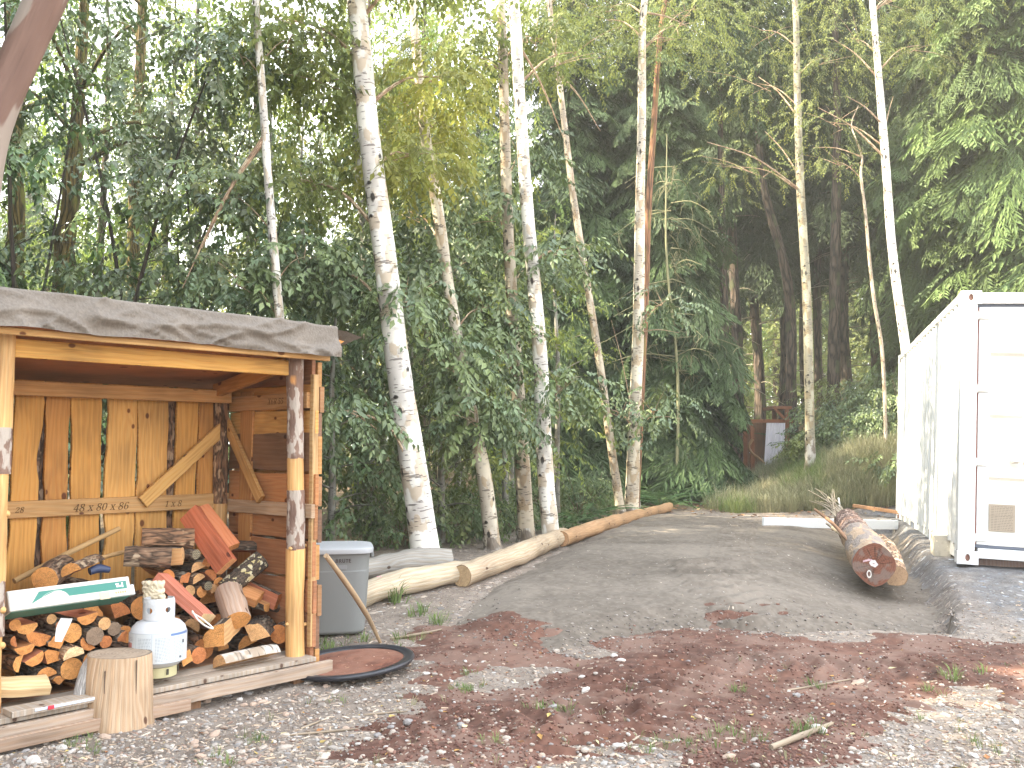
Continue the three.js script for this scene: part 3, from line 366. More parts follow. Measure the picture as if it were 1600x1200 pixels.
// the heap on the right
{
  const dpx = (x, y, i) => toWorld(shedHit(...Z6(x, y), i)).sub(camera.position).dot(fwd) / FOCAL / 4.285;
  const B = (x, y, i, rpx, o) => billet({ pos: shedHit(...Z6(x, y), i), r: rpx * dpx(x, y, i), ...o });
  B(440, 262, .42, 66, { kind: 'round', len: .30, dir: V(-.85, .04, -.4), bk: BARKS[3], end: ENDS[0], label: 'dark barked log on top of the heap against the back boards' });
  B(288, 388, .36, 68, { kind: 'round', len: .26, dir: V(-.9, .06, -.45), end: mLichen, bk: BARKS[1], label: 'brown log with pale lichen on its end, above the red board' });
  B(368, 372, .38, 62, { kind: 'half', len: .25, dir: V(-.7, .0, -.7), roll: -1.2, end: ENDS[3], label: 'half log with pinkish cut face beside the lichened end' });
  B(458, 368, .36, 34, { kind: 'round', len: .3, dir: V(-.1, 0, -1), end: mLichen, label: 'small log end covered in pale lichen under the red rail' });
  { // long red split rail: narrow side up, pointing out of the heap
    const a = shedHit(...Z6(655, 455), .22), b = shedHit(...Z6(415, 95), .55);
    billet({ kind: 'slab', r: .066, len: a.distanceTo(b), pos: a, dir: b.clone().sub(a), roll: 1.15, end: endMat(.58, .28, .12), sp: wood(.47, .13, .06), label: 'long red split rail sticking up on top of the heap' });
    const c = shedHit(...Z6(690, 330), .33), d = shedHit(...Z6(450, 40), .62); billet({ kind: 'slab', r: .062, len: c.distanceTo(d) * .9, pos: c, dir: d.clone().sub(c), roll: .3, end: ENDS[2], sp: wood(.54, .19, .085), label: 'wide orange-red split rail lying against the back post' });
  }
  B(850, 320, .55, 52, { kind: 'wedge', len: .3, dir: V(-.9, .1, -.3), roll: .5, end: ENDS[2], sp: SPL[3], label: 'short reddish block below the right side boards' });
  { const a = shedHit(...Z6(895, 400), .30), b = shedHit(...Z6(650, 610), .34); billet({ kind: 'round', r: 66 * dpx(800, 480, .3), len: a.distanceTo(b), pos: a, dir: b.clone().sub(a), bk: mLichen, end: ENDG, label: 'leaning log with dark bark spotted with yellow lichen' }); }
  { const a = shedHit(...Z6(730, 815), .10), b = shedHit(...Z6(668, 610), .28); billet({ kind: 'round', r: 92 * dpx(730, 800, .12), len: a.distanceTo(b) * 1.0, pos: a, dir: b.clone().sub(a), bk: wood(.46, .33, .26), end: ENDS[1], label: 'barkless grey log tipped forward in the middle of the heap' }); }
  const eg = 'small log ends in the middle of the heap';
  for (const [x, y, r, k] of [[470, 455, 56, 'half'], [385, 532, 46, 'wedge'], [470, 528, 50, 'half'], [412, 616, 42, 'round'], [492, 622, 38, 'round'], [560, 505, 54, 'half'], [278, 500, 46, 'half'], [330, 590, 44, 'round'], [575, 600, 44, 'wedge'], [540, 420, 50, 'wedge'], [610, 560, 40, 'round']]) B(x, y, .38 + .03 * R(), r, { kind: k, len: .3, roll: rr(-1, 1), dir: V(rr(-.15, .1), rr(-.05, .05), -1), label: 'small log with its orange cut end facing out of the heap', group: eg });
  B(538, 582, .36, 30, { kind: 'round', len: .25, end: mLichen, label: 'little log end white with lichen beside the tipped grey log' });
  { const a = shedHit(...Z6(530, 800), .08), b = shedHit(...Z6(225, 530), .40); billet({ kind: 'slab', r: .075, len: a.distanceTo(b), pos: a, dir: b.clone().sub(a), roll: -.35, end: WP, sp: wood(.62, .22, .15), label: 'long red cedar board slanting down behind the gas cylinder' }); }
  B(880, 670, .22, 74, { kind: 'slab', len: .2, dir: V(-.6, .35, -.7), roll: .25, end: ENDS[1], label: 'knobbly orange piece right of the tipped grey log' });
  B(930, 720, .20, 44, { kind: 'wedge', len: .18, dir: V(-.3, .25, -.9), roll: 2.5, end: ENDS[1], label: 'small orange wedge hanging under the knobbly piece' });
  B(1010, 690, .26, 84, { kind: 'wedge', len: .28, dir: V(-.5, .35, -.75), roll: -.7, end: ENDS[0], label: 'big orange wedge behind the right front post' });
  B(1085, 700, .24, 60, { kind: 'half', len: .25, dir: V(-.5, .1, -.75), roll: 1, end: ENDS[4], label: 'reddish half log against the right front post' });
  B(590, 930, .07, 104, { kind: 'wedge', len: .30, dir: V(.75, .18, -.6), roll: .9, end: ENDS[1], sp: SPL[2], label: 'broad pale wedge at the front of the heap beside the gas cylinder' });
  B(860, 900, .10, 84, { kind: 'wedge', len: .26, dir: V(.7, .05, -.7), roll: -.4, end: ENDS[3], sp: SPL[4], label: 'wedge with a pink split face at the front right of the heap' });
  B(1010, 900, .14, 62, { kind: 'round', len: .25, dir: V(.8, .0, -.5), end: ENDS[2], label: 'round brown log behind the foot of the right front post' });
  B(475, 1045, .10, 58, { kind: 'round', len: .34, end: ENDS[4], label: 'round log end low beside the gas cylinder' });
  B(400, 1062, .07, 56, { kind: 'wedge', len: .3, roll: 1.2, end: ENDS[1], label: 'pale wedge on the floor touching the gas cylinder' });
  { const a = shedHit(...Z6(610, 1085), -.02), b = shedHit(...Z6(975, 1010), .0); billet({ kind: 'half', r: .068, len: a.distanceTo(b), pos: a, dir: b.clone().sub(a), roll: .35, end: ENDS[3], bk: mBirchLog, sp: SPL[2], label: 'split log with grey birch bark lying along the front of the floor' }); }
  // pieces under and behind, so that the heap rests on something
  for (let k = 0; k < 22; k++) billet({ kind: pick(['round', 'half', 'wedge']), r: rr(.05, .075), len: .34, pos: V(.72 + (k % 7) * .145, .21 + Math.floor(k / 7) * .13, -.30 - .10 * Math.floor(k / 7) - .02 * (k % 3)), dir: V(rr(-.2, .2), 0, -1), roll: rr(-1, 1), label: 'log at the bottom of the heap behind the gas cylinder', group: 'logs buried at the bottom of the heap' });
}

// ---------------------------------------------------------------- things in and around the shed
const P3 = (g, x, y, z) => g.translate(x, y, z);
const lathe = (pts, n = 40) => new THREE.LatheGeometry(pts.map(([x, y]) => new THREE.Vector2(x, y)), n);
function canvasTex(w, h, draw) { const c = document.createElement('canvas'); c.width = w; c.height = h; draw(c.getContext('2d'), w, h); const t = new THREE.CanvasTexture(c); t.colorSpace = THREE.SRGBColorSpace; return t; }
{ // long carton
  const a = shedHit(60 / 4.287, 860 + 330 / 4.287, .02), b = shedHit(870 / 4.287, 860 + 225 / 4.287, .06);
  const len = a.distanceTo(b), hh = .105, dd = .145;
  const t = thing('carton', 'long white carton with a green band lying on the stacked logs', 'cardboard box', toWorld(a.clone().lerp(b, .5)));
  t.rotation.set(0, shedRot + .04, 0); t.rotateZ(Math.atan2(b.y - a.y, b.x - a.x) + .005); t.rotateX(-.40); t.position.y -= .008;
  const wmat = std({ color: rgb(.50, .49, .45), roughness: .6 }), gmat = std({ color: rgb(.06, .20, .15), roughness: .6 });
  mesh('box_body', boxG(len, hh, dd, 0, 0, -dd / 2, .006), wmat, t);
  mesh('green_side', boxG(len * .97, .002, dd * .9, 0, -hh / 2 - .002, -dd / 2, .0008), gmat, t);
  const face = canvasTex(2048, 300, (x, w, h) => { x.fillStyle = '#bdb9ac'; x.fillRect(0, 0, w, h); x.fillStyle = '#33776a'; x.beginPath(); x.moveTo(330, 240); x.lineTo(480, 60); x.lineTo(1990, 60); x.lineTo(1990, 190); x.lineTo(960, 190); x.quadraticCurveTo(900, 60, 720, 90); x.quadraticCurveTo(520, 150, 330, 240); x.fill(); x.fillStyle = '#f4f1e8'; x.beginPath(); x.ellipse(760, 190, 140, 85, -.1, 0, 7); x.fill(); x.strokeStyle = '#b9bcb3'; x.lineWidth = 5; x.beginPath(); x.arc(830, 180, 34, 0, 7); x.stroke(); x.beginPath(); x.ellipse(700, 185, 220, 100, -.2, 3, 5.6); x.stroke(); x.fillStyle = '#dfeee7'; x.fillRect(1790, 90, 60, 22); x.fillRect(1800, 122, 90, 30); x.fillRect(1900, 80, 26, 80); x.fillStyle = '#c98a62'; for (let i = 0; i < 5; i++) x.fillRect(1760 + i * 42, 225, 30, 34); x.fillStyle = '#aeb0a6'; for (let i = 0; i < 14; i++) x.fillRect(1180 + i * 34, 240, 22, 12); for (let i = 0; i < 7; i++) x.fillRect(60 + i * 36, 130, 24, 20); for (let i = 0; i < 9; i++) x.fillRect(60 + i * 28, 180, 18, 10); x.fillStyle = '#c8c6bb'; x.fillRect(0, 0, w, 14); });
  const pg = new THREE.PlaneGeometry(len * .985, hh * .93); pg.translate(0, 0, .0015); mesh('printed_face', pg, std({ map: face, roughness: .55 }), t);
  mesh('tape', boxG(.055, hh * .35, .0015, len * .26, -hh * .36, .003, .0004), std({ color: rgb(.55, .42, .28), roughness: .4 }), t);
  mesh('end_clip', boxG(.035, .06, .03, len / 2 + .012, -.02, -.03, .006), std({ color: rgb(.5, .52, .53), roughness: .35, metalness: .7 }), t);
}
{ // gas cylinder
  const b = shedHit(246, 1054, .0); const base = toWorld(b); const t = thing('gas_cylinder', 'white steel gas cylinder with printed label on the front of the shed floor', 'gas cylinder', base); t.rotation.y = .35;
  const s = .96, mW = std({ color: rgb(.54, .55, .56), roughness: .4 });
  mesh('tank', lathe([[0, .045], [.06, .046], [.115, .06], [.146, .09], [.155, .12], [.156, .125], [.156, .235], [.154, .24], [.145, .272], [.12, .298], [.085, .313], [.05, .32], [.03, .322], [0, .322]].map(([x, y]) => [x * s, y * s]), 56), mW, t);
  mesh('foot_ring', lathe([[.10, .0], [.104, .0], [.104, .055], [.100, .055], [.10, .0]].map(([x, y]) => [x * s, y * s])), std({ color: rgb(.50, .46, .26), roughness: .6 }), t);
  for (const a of [.5, 1.6, 2.7]) { const g = boxG(.012, .03, .006, 0, .03, 0, .001); g.rotateY(a); g.translate(.106 * Math.sin(a), 0, .106 * Math.cos(a)); mesh('foot_slot', g, std({ color: rgb(.06, .055, .04) }), t); }
  // collar with openings
  const s1 = new THREE.Shape(); const cw = Math.PI * 2 * .083 * .80; s1.moveTo(0, 0); s1.lineTo(cw, 0); s1.lineTo(cw, .115); s1.lineTo(cw * .85, .118); s1.lineTo(cw * .15, .118); s1.lineTo(0, .115); s1.closePath();
  for (const [x, y, w, h] of [[cw * .37, .055, .034, .028], [cw * .62, .057, .026, .026], [cw * .14, .055, .026, .026], [cw * .86, .055, .026, .026]]) { const p = new THREE.Path(); p.absellipse(x, y, w / 2 * 1.2, h / 2 * 1.2, 0, Math.PI * 2, true); s1.holes.push(p); }
  const cg = new THREE.ExtrudeGeometry(s1, { depth: .004, bevelEnabled: false, curveSegments: 16 }); { // wrap it round
    const big = cg.toNonIndexed(), p = big.attributes.position, out = []; const split = (A, B, C, dpt) => { const m = Math.max(Math.abs(A[0] - B[0]), Math.abs(B[0] - C[0]), Math.abs(A[0] - C[0])); if (m > .02 && dpt < 7) { const e = [[A, B, C], [B, C, A], [C, A, B]].sort((u, v) => Math.abs(v[0][0] - v[1][0]) - Math.abs(u[0][0] - u[1][0]))[0], M = e[0].map((q, i) => (q + e[1][i]) / 2); split(e[0], M, e[2], dpt + 1); split(M, e[1], e[2], dpt + 1); } else out.push(A, B, C); };
    for (let i = 0; i < p.count; i += 3) { const f = k => [p.getX(i + k), p.getY(i + k), p.getZ(i + k)]; split(f(0), f(1), f(2), 0); }
    const Q = []; for (const [x, y, z] of out) { const a = (x - cw / 2) / .083, r = .083 + z - (y > .1 ? (y - .1) * .3 : 0); Q.push(r * Math.sin(a), y + .315, r * Math.cos(a)); } const g = new THREE.BufferGeometry(); g.setAttribute('position', new THREE.Float32BufferAttribute(Q, 3)); g.computeVertexNormals(); g.scale(s, s, s); mesh('collar', g, mW, t); }
  const vg = mergeGeometries([P3(new THREE.CylinderGeometry(.018, .022, .05, 14), 0, .345, 0), P3(new THREE.CylinderGeometry(.012, .012, .06, 10).rotateX(Math.PI / 2), 0, .36, .02), P3(new THREE.CylinderGeometry(.028, .028, .014, 16), 0, .39, 0)]); mesh('valve', vg, std({ color: rgb(.05, .05, .055), roughness: .4, metalness: .5 }), t);
  const lab = canvasTex(1024, 512, (x, w, h) => { x.fillStyle = '#bfc4c6'; x.fillRect(0, 0, w, h); x.strokeStyle = '#7a8796'; x.lineWidth = 4; x.strokeRect(4, 4, w - 8, h - 8); x.strokeStyle = '#8e99a8'; for (const i of [250, 470, 690]) { x.beginPath(); x.moveTo(i, 10); x.lineTo(i, h - 10); x.stroke(); } x.fillStyle = '#5d76a4'; x.fillRect(700, 16, 310, 40); x.fillStyle = '#c08078'; x.fillRect(40, 170, 130, 110); x.fillStyle = '#747d89'; for (let c = 0; c < 4; c++) for (let l = 0; l < 17; l++) { const y = 80 + l * 24; if (c === 0 && l > 2 && l < 9) continue; let xx = 20 + c * 225 + (c ? 40 : 0); const e = xx + 175; let k = l * 7 + c * 3; while (xx < e) { const ww = 10 + (k * 37 % 26); x.fillRect(xx, y, Math.min(ww, e - xx), 7); xx += ww + 7; k++; } } x.fillStyle = '#4c4f55'; x.fillRect(880, 150, 40, 60); x.fillRect(830, 420, 34, 34); });
  const lg = new THREE.CylinderGeometry(.1572 * s, .1572 * s, .165 * s, 40, 1, true, -1.55, 2.9); lg.translate(0, .172 * s, 0); mesh('label', lg, std({ map: lab, roughness: .5 }), t);
}
{ // bundle of rope on the stack behind the cylinder
  const c = toWorld(shedHit(240, 926, .16)); const pts = []; for (let k = 0; k < 64; k++) { const a = k * 1.9, r = .055 * (.55 + .45 * R()); pts.push(V(Math.cos(a) * r * 1.15, .05 + .055 * Math.sin(k * 2.7) + .012 * R(), Math.sin(a) * r * .6)); }
  const g = tube(pts, [.011, .011], { seg: 7, rings: 420, noise: .2, seed: 4 }); const m = mesh('rope', mergeGeometries([g.side, ...g.caps]), std({ color: rgb(.62, .53, .38), roughness: .95 }), scene); m.position.copy(c).add(V(0, -.05, 0)); m.userData = { label: 'tangled bundle of beige rope behind the collar of the gas cylinder', category: 'rope' };
  const hl = tube([V(0, 0, 0), V(.02, -.04, .01), V(.06, -.09, .03), V(.05, -.16, .02)], [.01, .01], { seg: 6, rings: 24 }); const w2 = tube([V(0, 0, 0), V(.08, -.03, .05), V(.15, -.07, .10), V(.11, -.06, .09), V(.05, -.03, .05), V(.0, .01, .0)], [.005, .005], { seg: 6, rings: 40 }); const p = shedHit(...Z6(430, 760), .05); const tw = mesh('twine', w2.side, std({ color: rgb(.72, .66, .58), roughness: .9 }), scene); tw.position.copy(toWorld(p)); tw.userData = { label: 'loop of pale twine hanging over the red cedar board', category: 'twine' };
}
{ // two tool handles leaning on the back boards
  const H2 = (A, B, r, label, mat, name) => { const a = shedHit(...A), b = shedHit(...B), t = tube([a, a.clone().lerp(b, .5).add(V(0, .008, .01)), b], [r, r * 1.05, r * .95], { seg: 10, rings: 20, noise: .06 }); const o = thing(name, label, 'tool handle', SO); o.rotation.y = shedRot; mesh('shaft', mergeGeometries([t.side, ...t.caps]), mat, o); return o; };
  H2([22, 908, .62], [186, 826, .80], .016, 'upper of two round wooden handles leaning at the back of the shed', wood(.55, .36, .17), 'tool_handle');
  const o = H2([128, 880, .55], [240, 853, .68], .013, 'lower and straighter wooden handle over the carton with a blue grip', wood(.58, .37, .17), 'tool_handle');
  const c = shedHit(140, 893, .45); const g = tube([c, c.clone().add(V(.05, .012, -.0)), c.clone().add(V(.11, .0, .01))], [.022, .026, .018], { seg: 12, rings: 10 }); mesh('grip', mergeGeometries([g.side, ...g.caps]), std({ color: rgb(.03, .045, .10), roughness: .5 }), o);
  const s = shedHit(70, 905, .42), e = shedHit(120, 880, .5); billet({ kind: 'round', r: .07, len: .3, pos: s, dir: V(.6, .1, -.7), bk: BARKS[1], label: 'brown log on top of the left stack under the tool handles' }); billet({ kind: 'half', r: .06, len: .3, pos: shedHit(110, 890, .36), dir: V(.7, .05, -.6), roll: .4, label: 'orange split log half hidden behind the long carton' });
}
{ // scrap of white plastic hanging from the stack
  const p = shedHit(94, 984, .03), g = new THREE.PlaneGeometry(.045, .12, 5, 12), a = g.attributes.position; for (let i = 0; i < a.count; i++) { const y = a.getY(i), x = a.getX(i); a.setXYZ(i, x * (.55 + .6 * sstep(-.08, .04, y)) + .05 * (y + .08) * 2, y, .015 * Math.sin(x * 60 + y * 14) + .02 * sstep(.0, .08, y)); } g.computeVertexNormals(); g.rotateZ(-.15); const m = mesh('plastic_scrap', g, std({ color: rgb(.78, .8, .82), roughness: .5, side: THREE.DoubleSide }), scene); m.position.copy(toWorld(p)); m.rotation.y = shedRot; m.userData = { label: 'white scrap of plastic sticking out of the stacked logs', category: 'scrap' };
}
{ // strip on the floor edge, with a red tag
  const a = shedHit(26, 1094, -.135), b = shedHit(135, 1066, -.135); const t = thing('board', 'grey board edged with pale blue film at the front left of the shed floor', 'board', toWorld(a.clone().lerp(b, .5)).setY(.165)); t.rotation.y = shedRot; const L = a.distanceTo(b) + .3;
  mesh('plank', boxG(L, .03, .12, .12, 0, -.03, .004), WG, t); mesh('film', boxG(L * .8, .012, .004, .16, .004, .0325, .001), std({ color: rgb(.55, .62, .75), roughness: .25 }), t); mesh('tag', boxG(.03, .018, .006, -.02, .004, .038, .002), std({ color: rgb(.55, .03, .05), roughness: .5 }), t);
}
{ // chopping block
  const p = onG(165, 1141); const t = thing('chopping_block', 'upright sawn stump used as a chopping block in front of the shed', 'chopping block', [p.x, H(p.x, p.z - .12) - .01, p.z - .14]); t.rotation.y = .3;
  const pts = [], rad = []; for (let i = 0; i <= 12; i++) { const y = i / 12; pts.push(V(-.005 + .012 * y, y * .365, 0)); rad.push(.197 - .045 * y + .02 * Math.max(0, .3 - y)); }
  const b = tube(pts, rad, { seg: 40, rings: 24, noise: .13, seed: 12, ns: 2 }); uvShift(b.side, .1, .2); { const u = b.side.attributes.uv; for (let i = 0; i < u.count; i++) u.setX(i, u.getX(i) * 1.15); }
  mesh('stump_side', b.side, wood(.52, .37, .25, { bumpScale: .012 }), t); mesh('stump_top', b.caps[1], endMat(.38, .30, .23), t); mesh('stump_base', b.caps[0], endMat(.4, .3, .2), t);
  const br = tube([V(-.175, .02, .07), V(-.16, .16, .06), V(-.135, .30, .05), V(-.12, .35, .05)], [.055, .045, .04, .03], { seg: 12, rings: 14, noise: .5, seed: 6 }); mesh('white_rot', mergeGeometries([br.side, ...br.caps]), std({ color: rgb(.56, .53, .50), bumpMap: barkBump, bumpScale: .02, roughness: 1 }), t);
  for (const [a, h] of [[.8, .22], [1.72, .30]]) { const g = boxG(.004, h, .02, .168 * Math.sin(a - 1.1), .2, .168 * Math.cos(a - 1.1) - .004, .0015); mesh('crack', g, std({ color: rgb(.10, .07, .05) }), t); }
}
{ // bin
  const p = onG(530, 1002); const t = thing('bin', 'grey plastic bin with a pale lid standing behind the right shed post', 'bin', [p.x - .02, H(p.x, p.z - .25) - .0, p.z - .28]); t.rotation.y = .18; t.scale.set(.93, .95, .93); t.position.x -= .065;
  const loft = (prof, n = 48, pw = 5) => { const P = [], I = [], m = prof.length; for (const [r, y] of prof) for (let i = 0; i <= n; i++) { const a = i / n * Math.PI * 2, c = Math.cos(a), s = Math.sin(a), k = r / Math.pow(Math.abs(c) ** pw + Math.abs(s) ** pw, 1 / pw); P.push(c * k, y, s * k); } for (let j = 0; j < m - 1; j++) for (let i = 0; i < n; i++) { const a = j * (n + 1) + i; I.push(a, a + n + 1, a + 1, a + 1, a + n + 1, a + n + 2); } const g = new THREE.BufferGeometry(); g.setAttribute('position', new THREE.Float32BufferAttribute(P, 3)); g.setIndex(I); g.computeVertexNormals(); return g; };
  const gm = std({ color: rgb(.175, .18, .175), roughness: .55 });
  mesh('body', loft([[0, 0], [.20, 0], [.225, .012], [.232, .03], [.262, .47], [.263, .475], [.258, .482], [.268, .60], [.285, .602], [.288, .64]]), gm, t);
  mesh('lid', loft([[.292, .606], [.294, .610], [.294, .636], [.286, .648], [.24, .656], [.14, .661], [0, .663]]), std({ color: rgb(.33, .335, .345), roughness: .5 }), t);
  for (const x of [-.285, .285]) mesh('handle', boxG(.03, .045, .13, x, .575, 0, .012), gm, t);
  const tx = canvasTex(512, 160, (x, w, h) => { x.clearRect(0, 0, w, h); x.fillStyle = '#3a2c28'; x.font = 'bold 118px sans-serif'; x.textAlign = 'center'; x.textBaseline = 'middle'; x.fillText('BRUTE', w / 2, h / 2); });
  const pg = new THREE.PlaneGeometry(.17, .052); pg.rotateX(-.04); pg.translate(.06, .555, .2745); mesh('lettering', pg, std({ map: tx, transparent: true, roughness: .6 }), t);
  mesh('plate', boxG(.065, .03, .004, .055, .505, .267, .001), std({ color: rgb(.20, .20, .20), roughness: .6 }), t);
}
{ // stick leaning on the shed
  const a = onG(596, 1003), b = at(509, 868, 5.98); const s = tube([a.clone().add(V(0, -.02, 0)), a.clone().lerp(b, .3).add(V(.005, .02, 0)), a.clone().lerp(b, .65).add(V(-.0, .025, 0)), b], [.011, .017, .019, .016], { seg: 9, rings: 26, noise: .2, seed: 3 }); const m = mesh('stick', mergeGeometries([s.side, ...s.caps]), wood(.42, .30, .19), scene); m.userData = { label: 'debarked crooked stick leaning against the shed in front of the bin', category: 'stick' };
}
{ // round black tray with rusty soil
  const p = onG(548, 1046); const t = thing('tray', 'shallow round black pan holding rust-brown soil beside the shed floor', 'tray', [p.x, H(p.x, p.z) + .035, p.z]); t.rotation.z = .07; t.rotation.x = .035;
  const mB = std({ color: rgb(.022, .022, .028), roughness: .32 });
  mesh('rim', lathe([[.335, .006], [.345, .0], [.37, -.006], [.395, -.002], [.405, .012], [.40, .024], [.39, .028], [.368, .022], [.35, .018], [.337, .020], [.335, .006]], 64), mB, t);
  const g = new THREE.CircleGeometry(.306, 48, 0, Math.PI * 2); const rg = []; { const n = 26, P = [0, .022, 0], I = [], U = [0, 0]; for (let r = 1; r <= n; r++) for (let i = 0; i < 64; i++) { const a = i / 64 * Math.PI * 2, q = r / n * .341, x = q * Math.cos(a), z = q * Math.sin(a); P.push(x, .012 + .022 * (fbm(x * 14, z * 14, 231, 4) - .35) * (1 - (r / n) ** 6), z); U.push(x, z); } for (let i = 0; i < 64; i++) I.push(0, 1 + (i + 1) % 64, 1 + i); for (let r = 1; r < n; r++) for (let i = 0; i < 64; i++) { const a = 1 + (r - 1) * 64 + i, b = 1 + (r - 1) * 64 + (i + 1) % 64; I.push(a, b, a + 64, b, b + 64, a + 64); } g.setAttribute('position', new THREE.Float32BufferAttribute(P, 3)); g.setAttribute('uv', new THREE.Float32BufferAttribute(U, 2)); g.setIndex(I); g.computeVertexNormals(); }
  mesh('soil', g, std({ map: rMap, color: rgb(1.25, .95, .8), bumpMap: rBump, bumpScale: .01, roughness: 1 }), t);
}
// ---------------------------------------------------------------- logs along the pad
function bigLog(name, label, pts, radii, sideMat, endM, o = {}) { const t = thing(name, label, o.category || 'log', pts[0]); const P = pts.map(p => p.clone().sub(pts[0])); const b = tube(P, radii, { seg: 18, rings: 60, noise: .2, ns: 3, seed: o.seed || 5 }); const u = b.side.attributes.uv; for (let i = 0; i < u.count; i++) u.setX(i, u.getX(i) * 2 * Math.PI * radii[0]); mesh('log_side', b.side, sideMat, t); b.caps.forEach(c => mesh('cut_end', c, endM, t)); return t; }
const lift = (p, r) => p.clone().setY(p.y + r);
{
  const a = lift(onG(520, 968), .125), b = lift(onG(600, 938), .125), c = lift(onG(670, 922), .13), d = lift(onG(743, 908), .12);
  bigLog('edging_log', 'peeled pale log beside the bin, at the foot of the thick birch', [a, b, c, d].map(p => p.add(V(0, -.02, 0))), [.085, .098, .105, .085], wood(.50, .42, .32, { bumpScale: .016 }), endMat(.3, .2, .14), { seed: 15 });
  const e = lift(onG(722, 918), .10), f = lift(onG(800, 888), .11), g = lift(onG(880, 850), .10);
  bigLog('edging_log', 'peeled log along the pad edge running up to the slender white birch', [e, f, g], [.10, .10, .09], wood(.48, .38, .28, { bumpScale: .016 }), endMat(.45, .33, .2), { seed: 25 });
  const i = lift(onG(878, 855), .09), j = lift(onG(960, 826), .09), k = lift(onG(1046, 800), .08);
  bigLog('edging_log', 'thin orange-brown log at the far end of the pad edge', [i, j, k], [.09, .085, .07], wood(.44, .27, .15, { bumpScale: .014 }), endMat(.4, .24, .13), { seed: 35 });
  const m = lift(onG(560, 908), .08), n = lift(onG(640, 896), .10), o = lift(onG(705, 893), .09);
  bigLog('weathered_log', 'grey weathered log lying behind the thick birch trunk', [m, n, o], [.09, .125, .11], wood(.34, .32, .30, { bumpScale: .01 }), endMat(.3, .28, .26), { seed: 45 });
  for (const [x, y, l] of [[597, 940, 'pink survey ribbon on a twig left of the thick birch'], [681, 886, 'pink paint-like ribbon scrap at the right foot of the thick birch']]) { const p = lift(onG(x, y), .19); const r = tube([V(0, -.19, 0), V(-.03, 0, 0)], [.004, .003], { seg: 5, rings: 4 }); const t = thing('survey_ribbon', l, 'ribbon', p); mesh('twig', r.side, wood(.3, .22, .15), t); const g = new THREE.PlaneGeometry(.035, .07, 3, 5); const q = g.attributes.position; for (let z = 0; z < q.count; z++) q.setZ(z, .01 * Math.sin(q.getY(z) * 80)); g.computeVertexNormals(); g.translate(-.025, -.02, .008); mesh('ribbon', g, std({ color: rgb(.85, .30, .45), side: THREE.DoubleSide, roughness: .5 }), t); }
}
{ // sawn log at the right side of the pad
  const e = at(1367, 882, 8.25), f = at(1342, 842, 9.6), g = at(1325, 815, 11.2);
  const t = thing('sawn_log', 'big sawn log with a rusty red end daubed with white paint', 'log', e); const loc = p => p.clone().sub(e);
  const s1 = tube([V(0, 0, 0), loc(e.clone().lerp(f, .55)), loc(f)], [.176, .175, .16], { seg: 24, rings: 20, noise: .16, seed: 61, ns: 1.6 }), s2 = tube([loc(f), loc(f.clone().lerp(g, .5)), loc(g)], [.162, .148, .138], { seg: 24, rings: 20, noise: .2, seed: 61, ns: 1.6 });
  mesh('bare_wood', s1.side, std({ map: rep(texture(256, 256, (u, v) => { const n = fbm(u * 6, v * 6, 271, 4, 6, 6), m = fbm(u * 9, v * 4, 273, 4, 9, 4); return lerp3(lerp3([.30, .20, .13], [.52, .38, .26], n), [.22, .19, .18], .8 * sstep(.5, .62, m)); }), 1.2, 1.2), bumpMap: barkBump, bumpScale: .006, roughness: .9 }), t); const bk = s2.side; mesh('bark', bk, bark(1.5, 1.25, 1.35), t); mesh('cut_end', s2.caps[1], ENDG, t);
  const endT = texture(512, 512, (u, v) => { const f = ringF(u, v), x = u - .5, y = v - .5; let k = (.72 + .5 * (f.n - .4) + .28 * f.ring) * (1 - .45 * f.crack); let c = [.19 * k, .072 * k, .042 * k]; const st = fbm(u * 5, v * 5, 241, 4); c = lerp3(c, [.19, .16, .14], .6 * sstep(.5, .65, st)); const bl = Math.hypot((x - .02) * 1.15, y + .02) + .09 * (fbm(u * 9, v * 9, 245, 3) - .5); c = lerp3(c, [.70, .66, .66], sstep(.115, .09, bl) - .6 * sstep(.04, .02, bl)); const dr = Math.abs(x - .10 - .2 * (y + .1)) + .05 * (fbm(u * 14, v * 14, 249, 2) - .5); c = lerp3(c, [.62, .45, .50], y < -.06 && y > -.26 ? sstep(.03, .012, dr) : 0); const ov = Math.abs(Math.hypot((x + .24) * 1.0, (y + .14) * 1.5) - .075); c = lerp3(c, [.68, .64, .60], sstep(.022, .014, ov)); return c; });
  { // end face: cut square, its rim hewn to flats
    const cp = s1.caps[0]; mesh('painted_end', cp, std({ map: endT, roughness: .85, bumpMap: endBump, bumpScale: .006 }), t); }
  const a2 = at(1401, 900, 8.3), b2 = at(1376, 848, 9.9); bigLog('grey_log', 'short grey log lying close against the right side of the painted sawn log', [a2, a2.clone().lerp(b2, .5).add(V(.02, .01, 0)), b2], [.095, .10, .09], std({ map: barkMap, color: rgb(2.4, 2.1, 1.8), bumpMap: barkBump, bumpScale: .008, roughness: 1 }), endMat(.40, .27, .17), { seed: 71 });
}
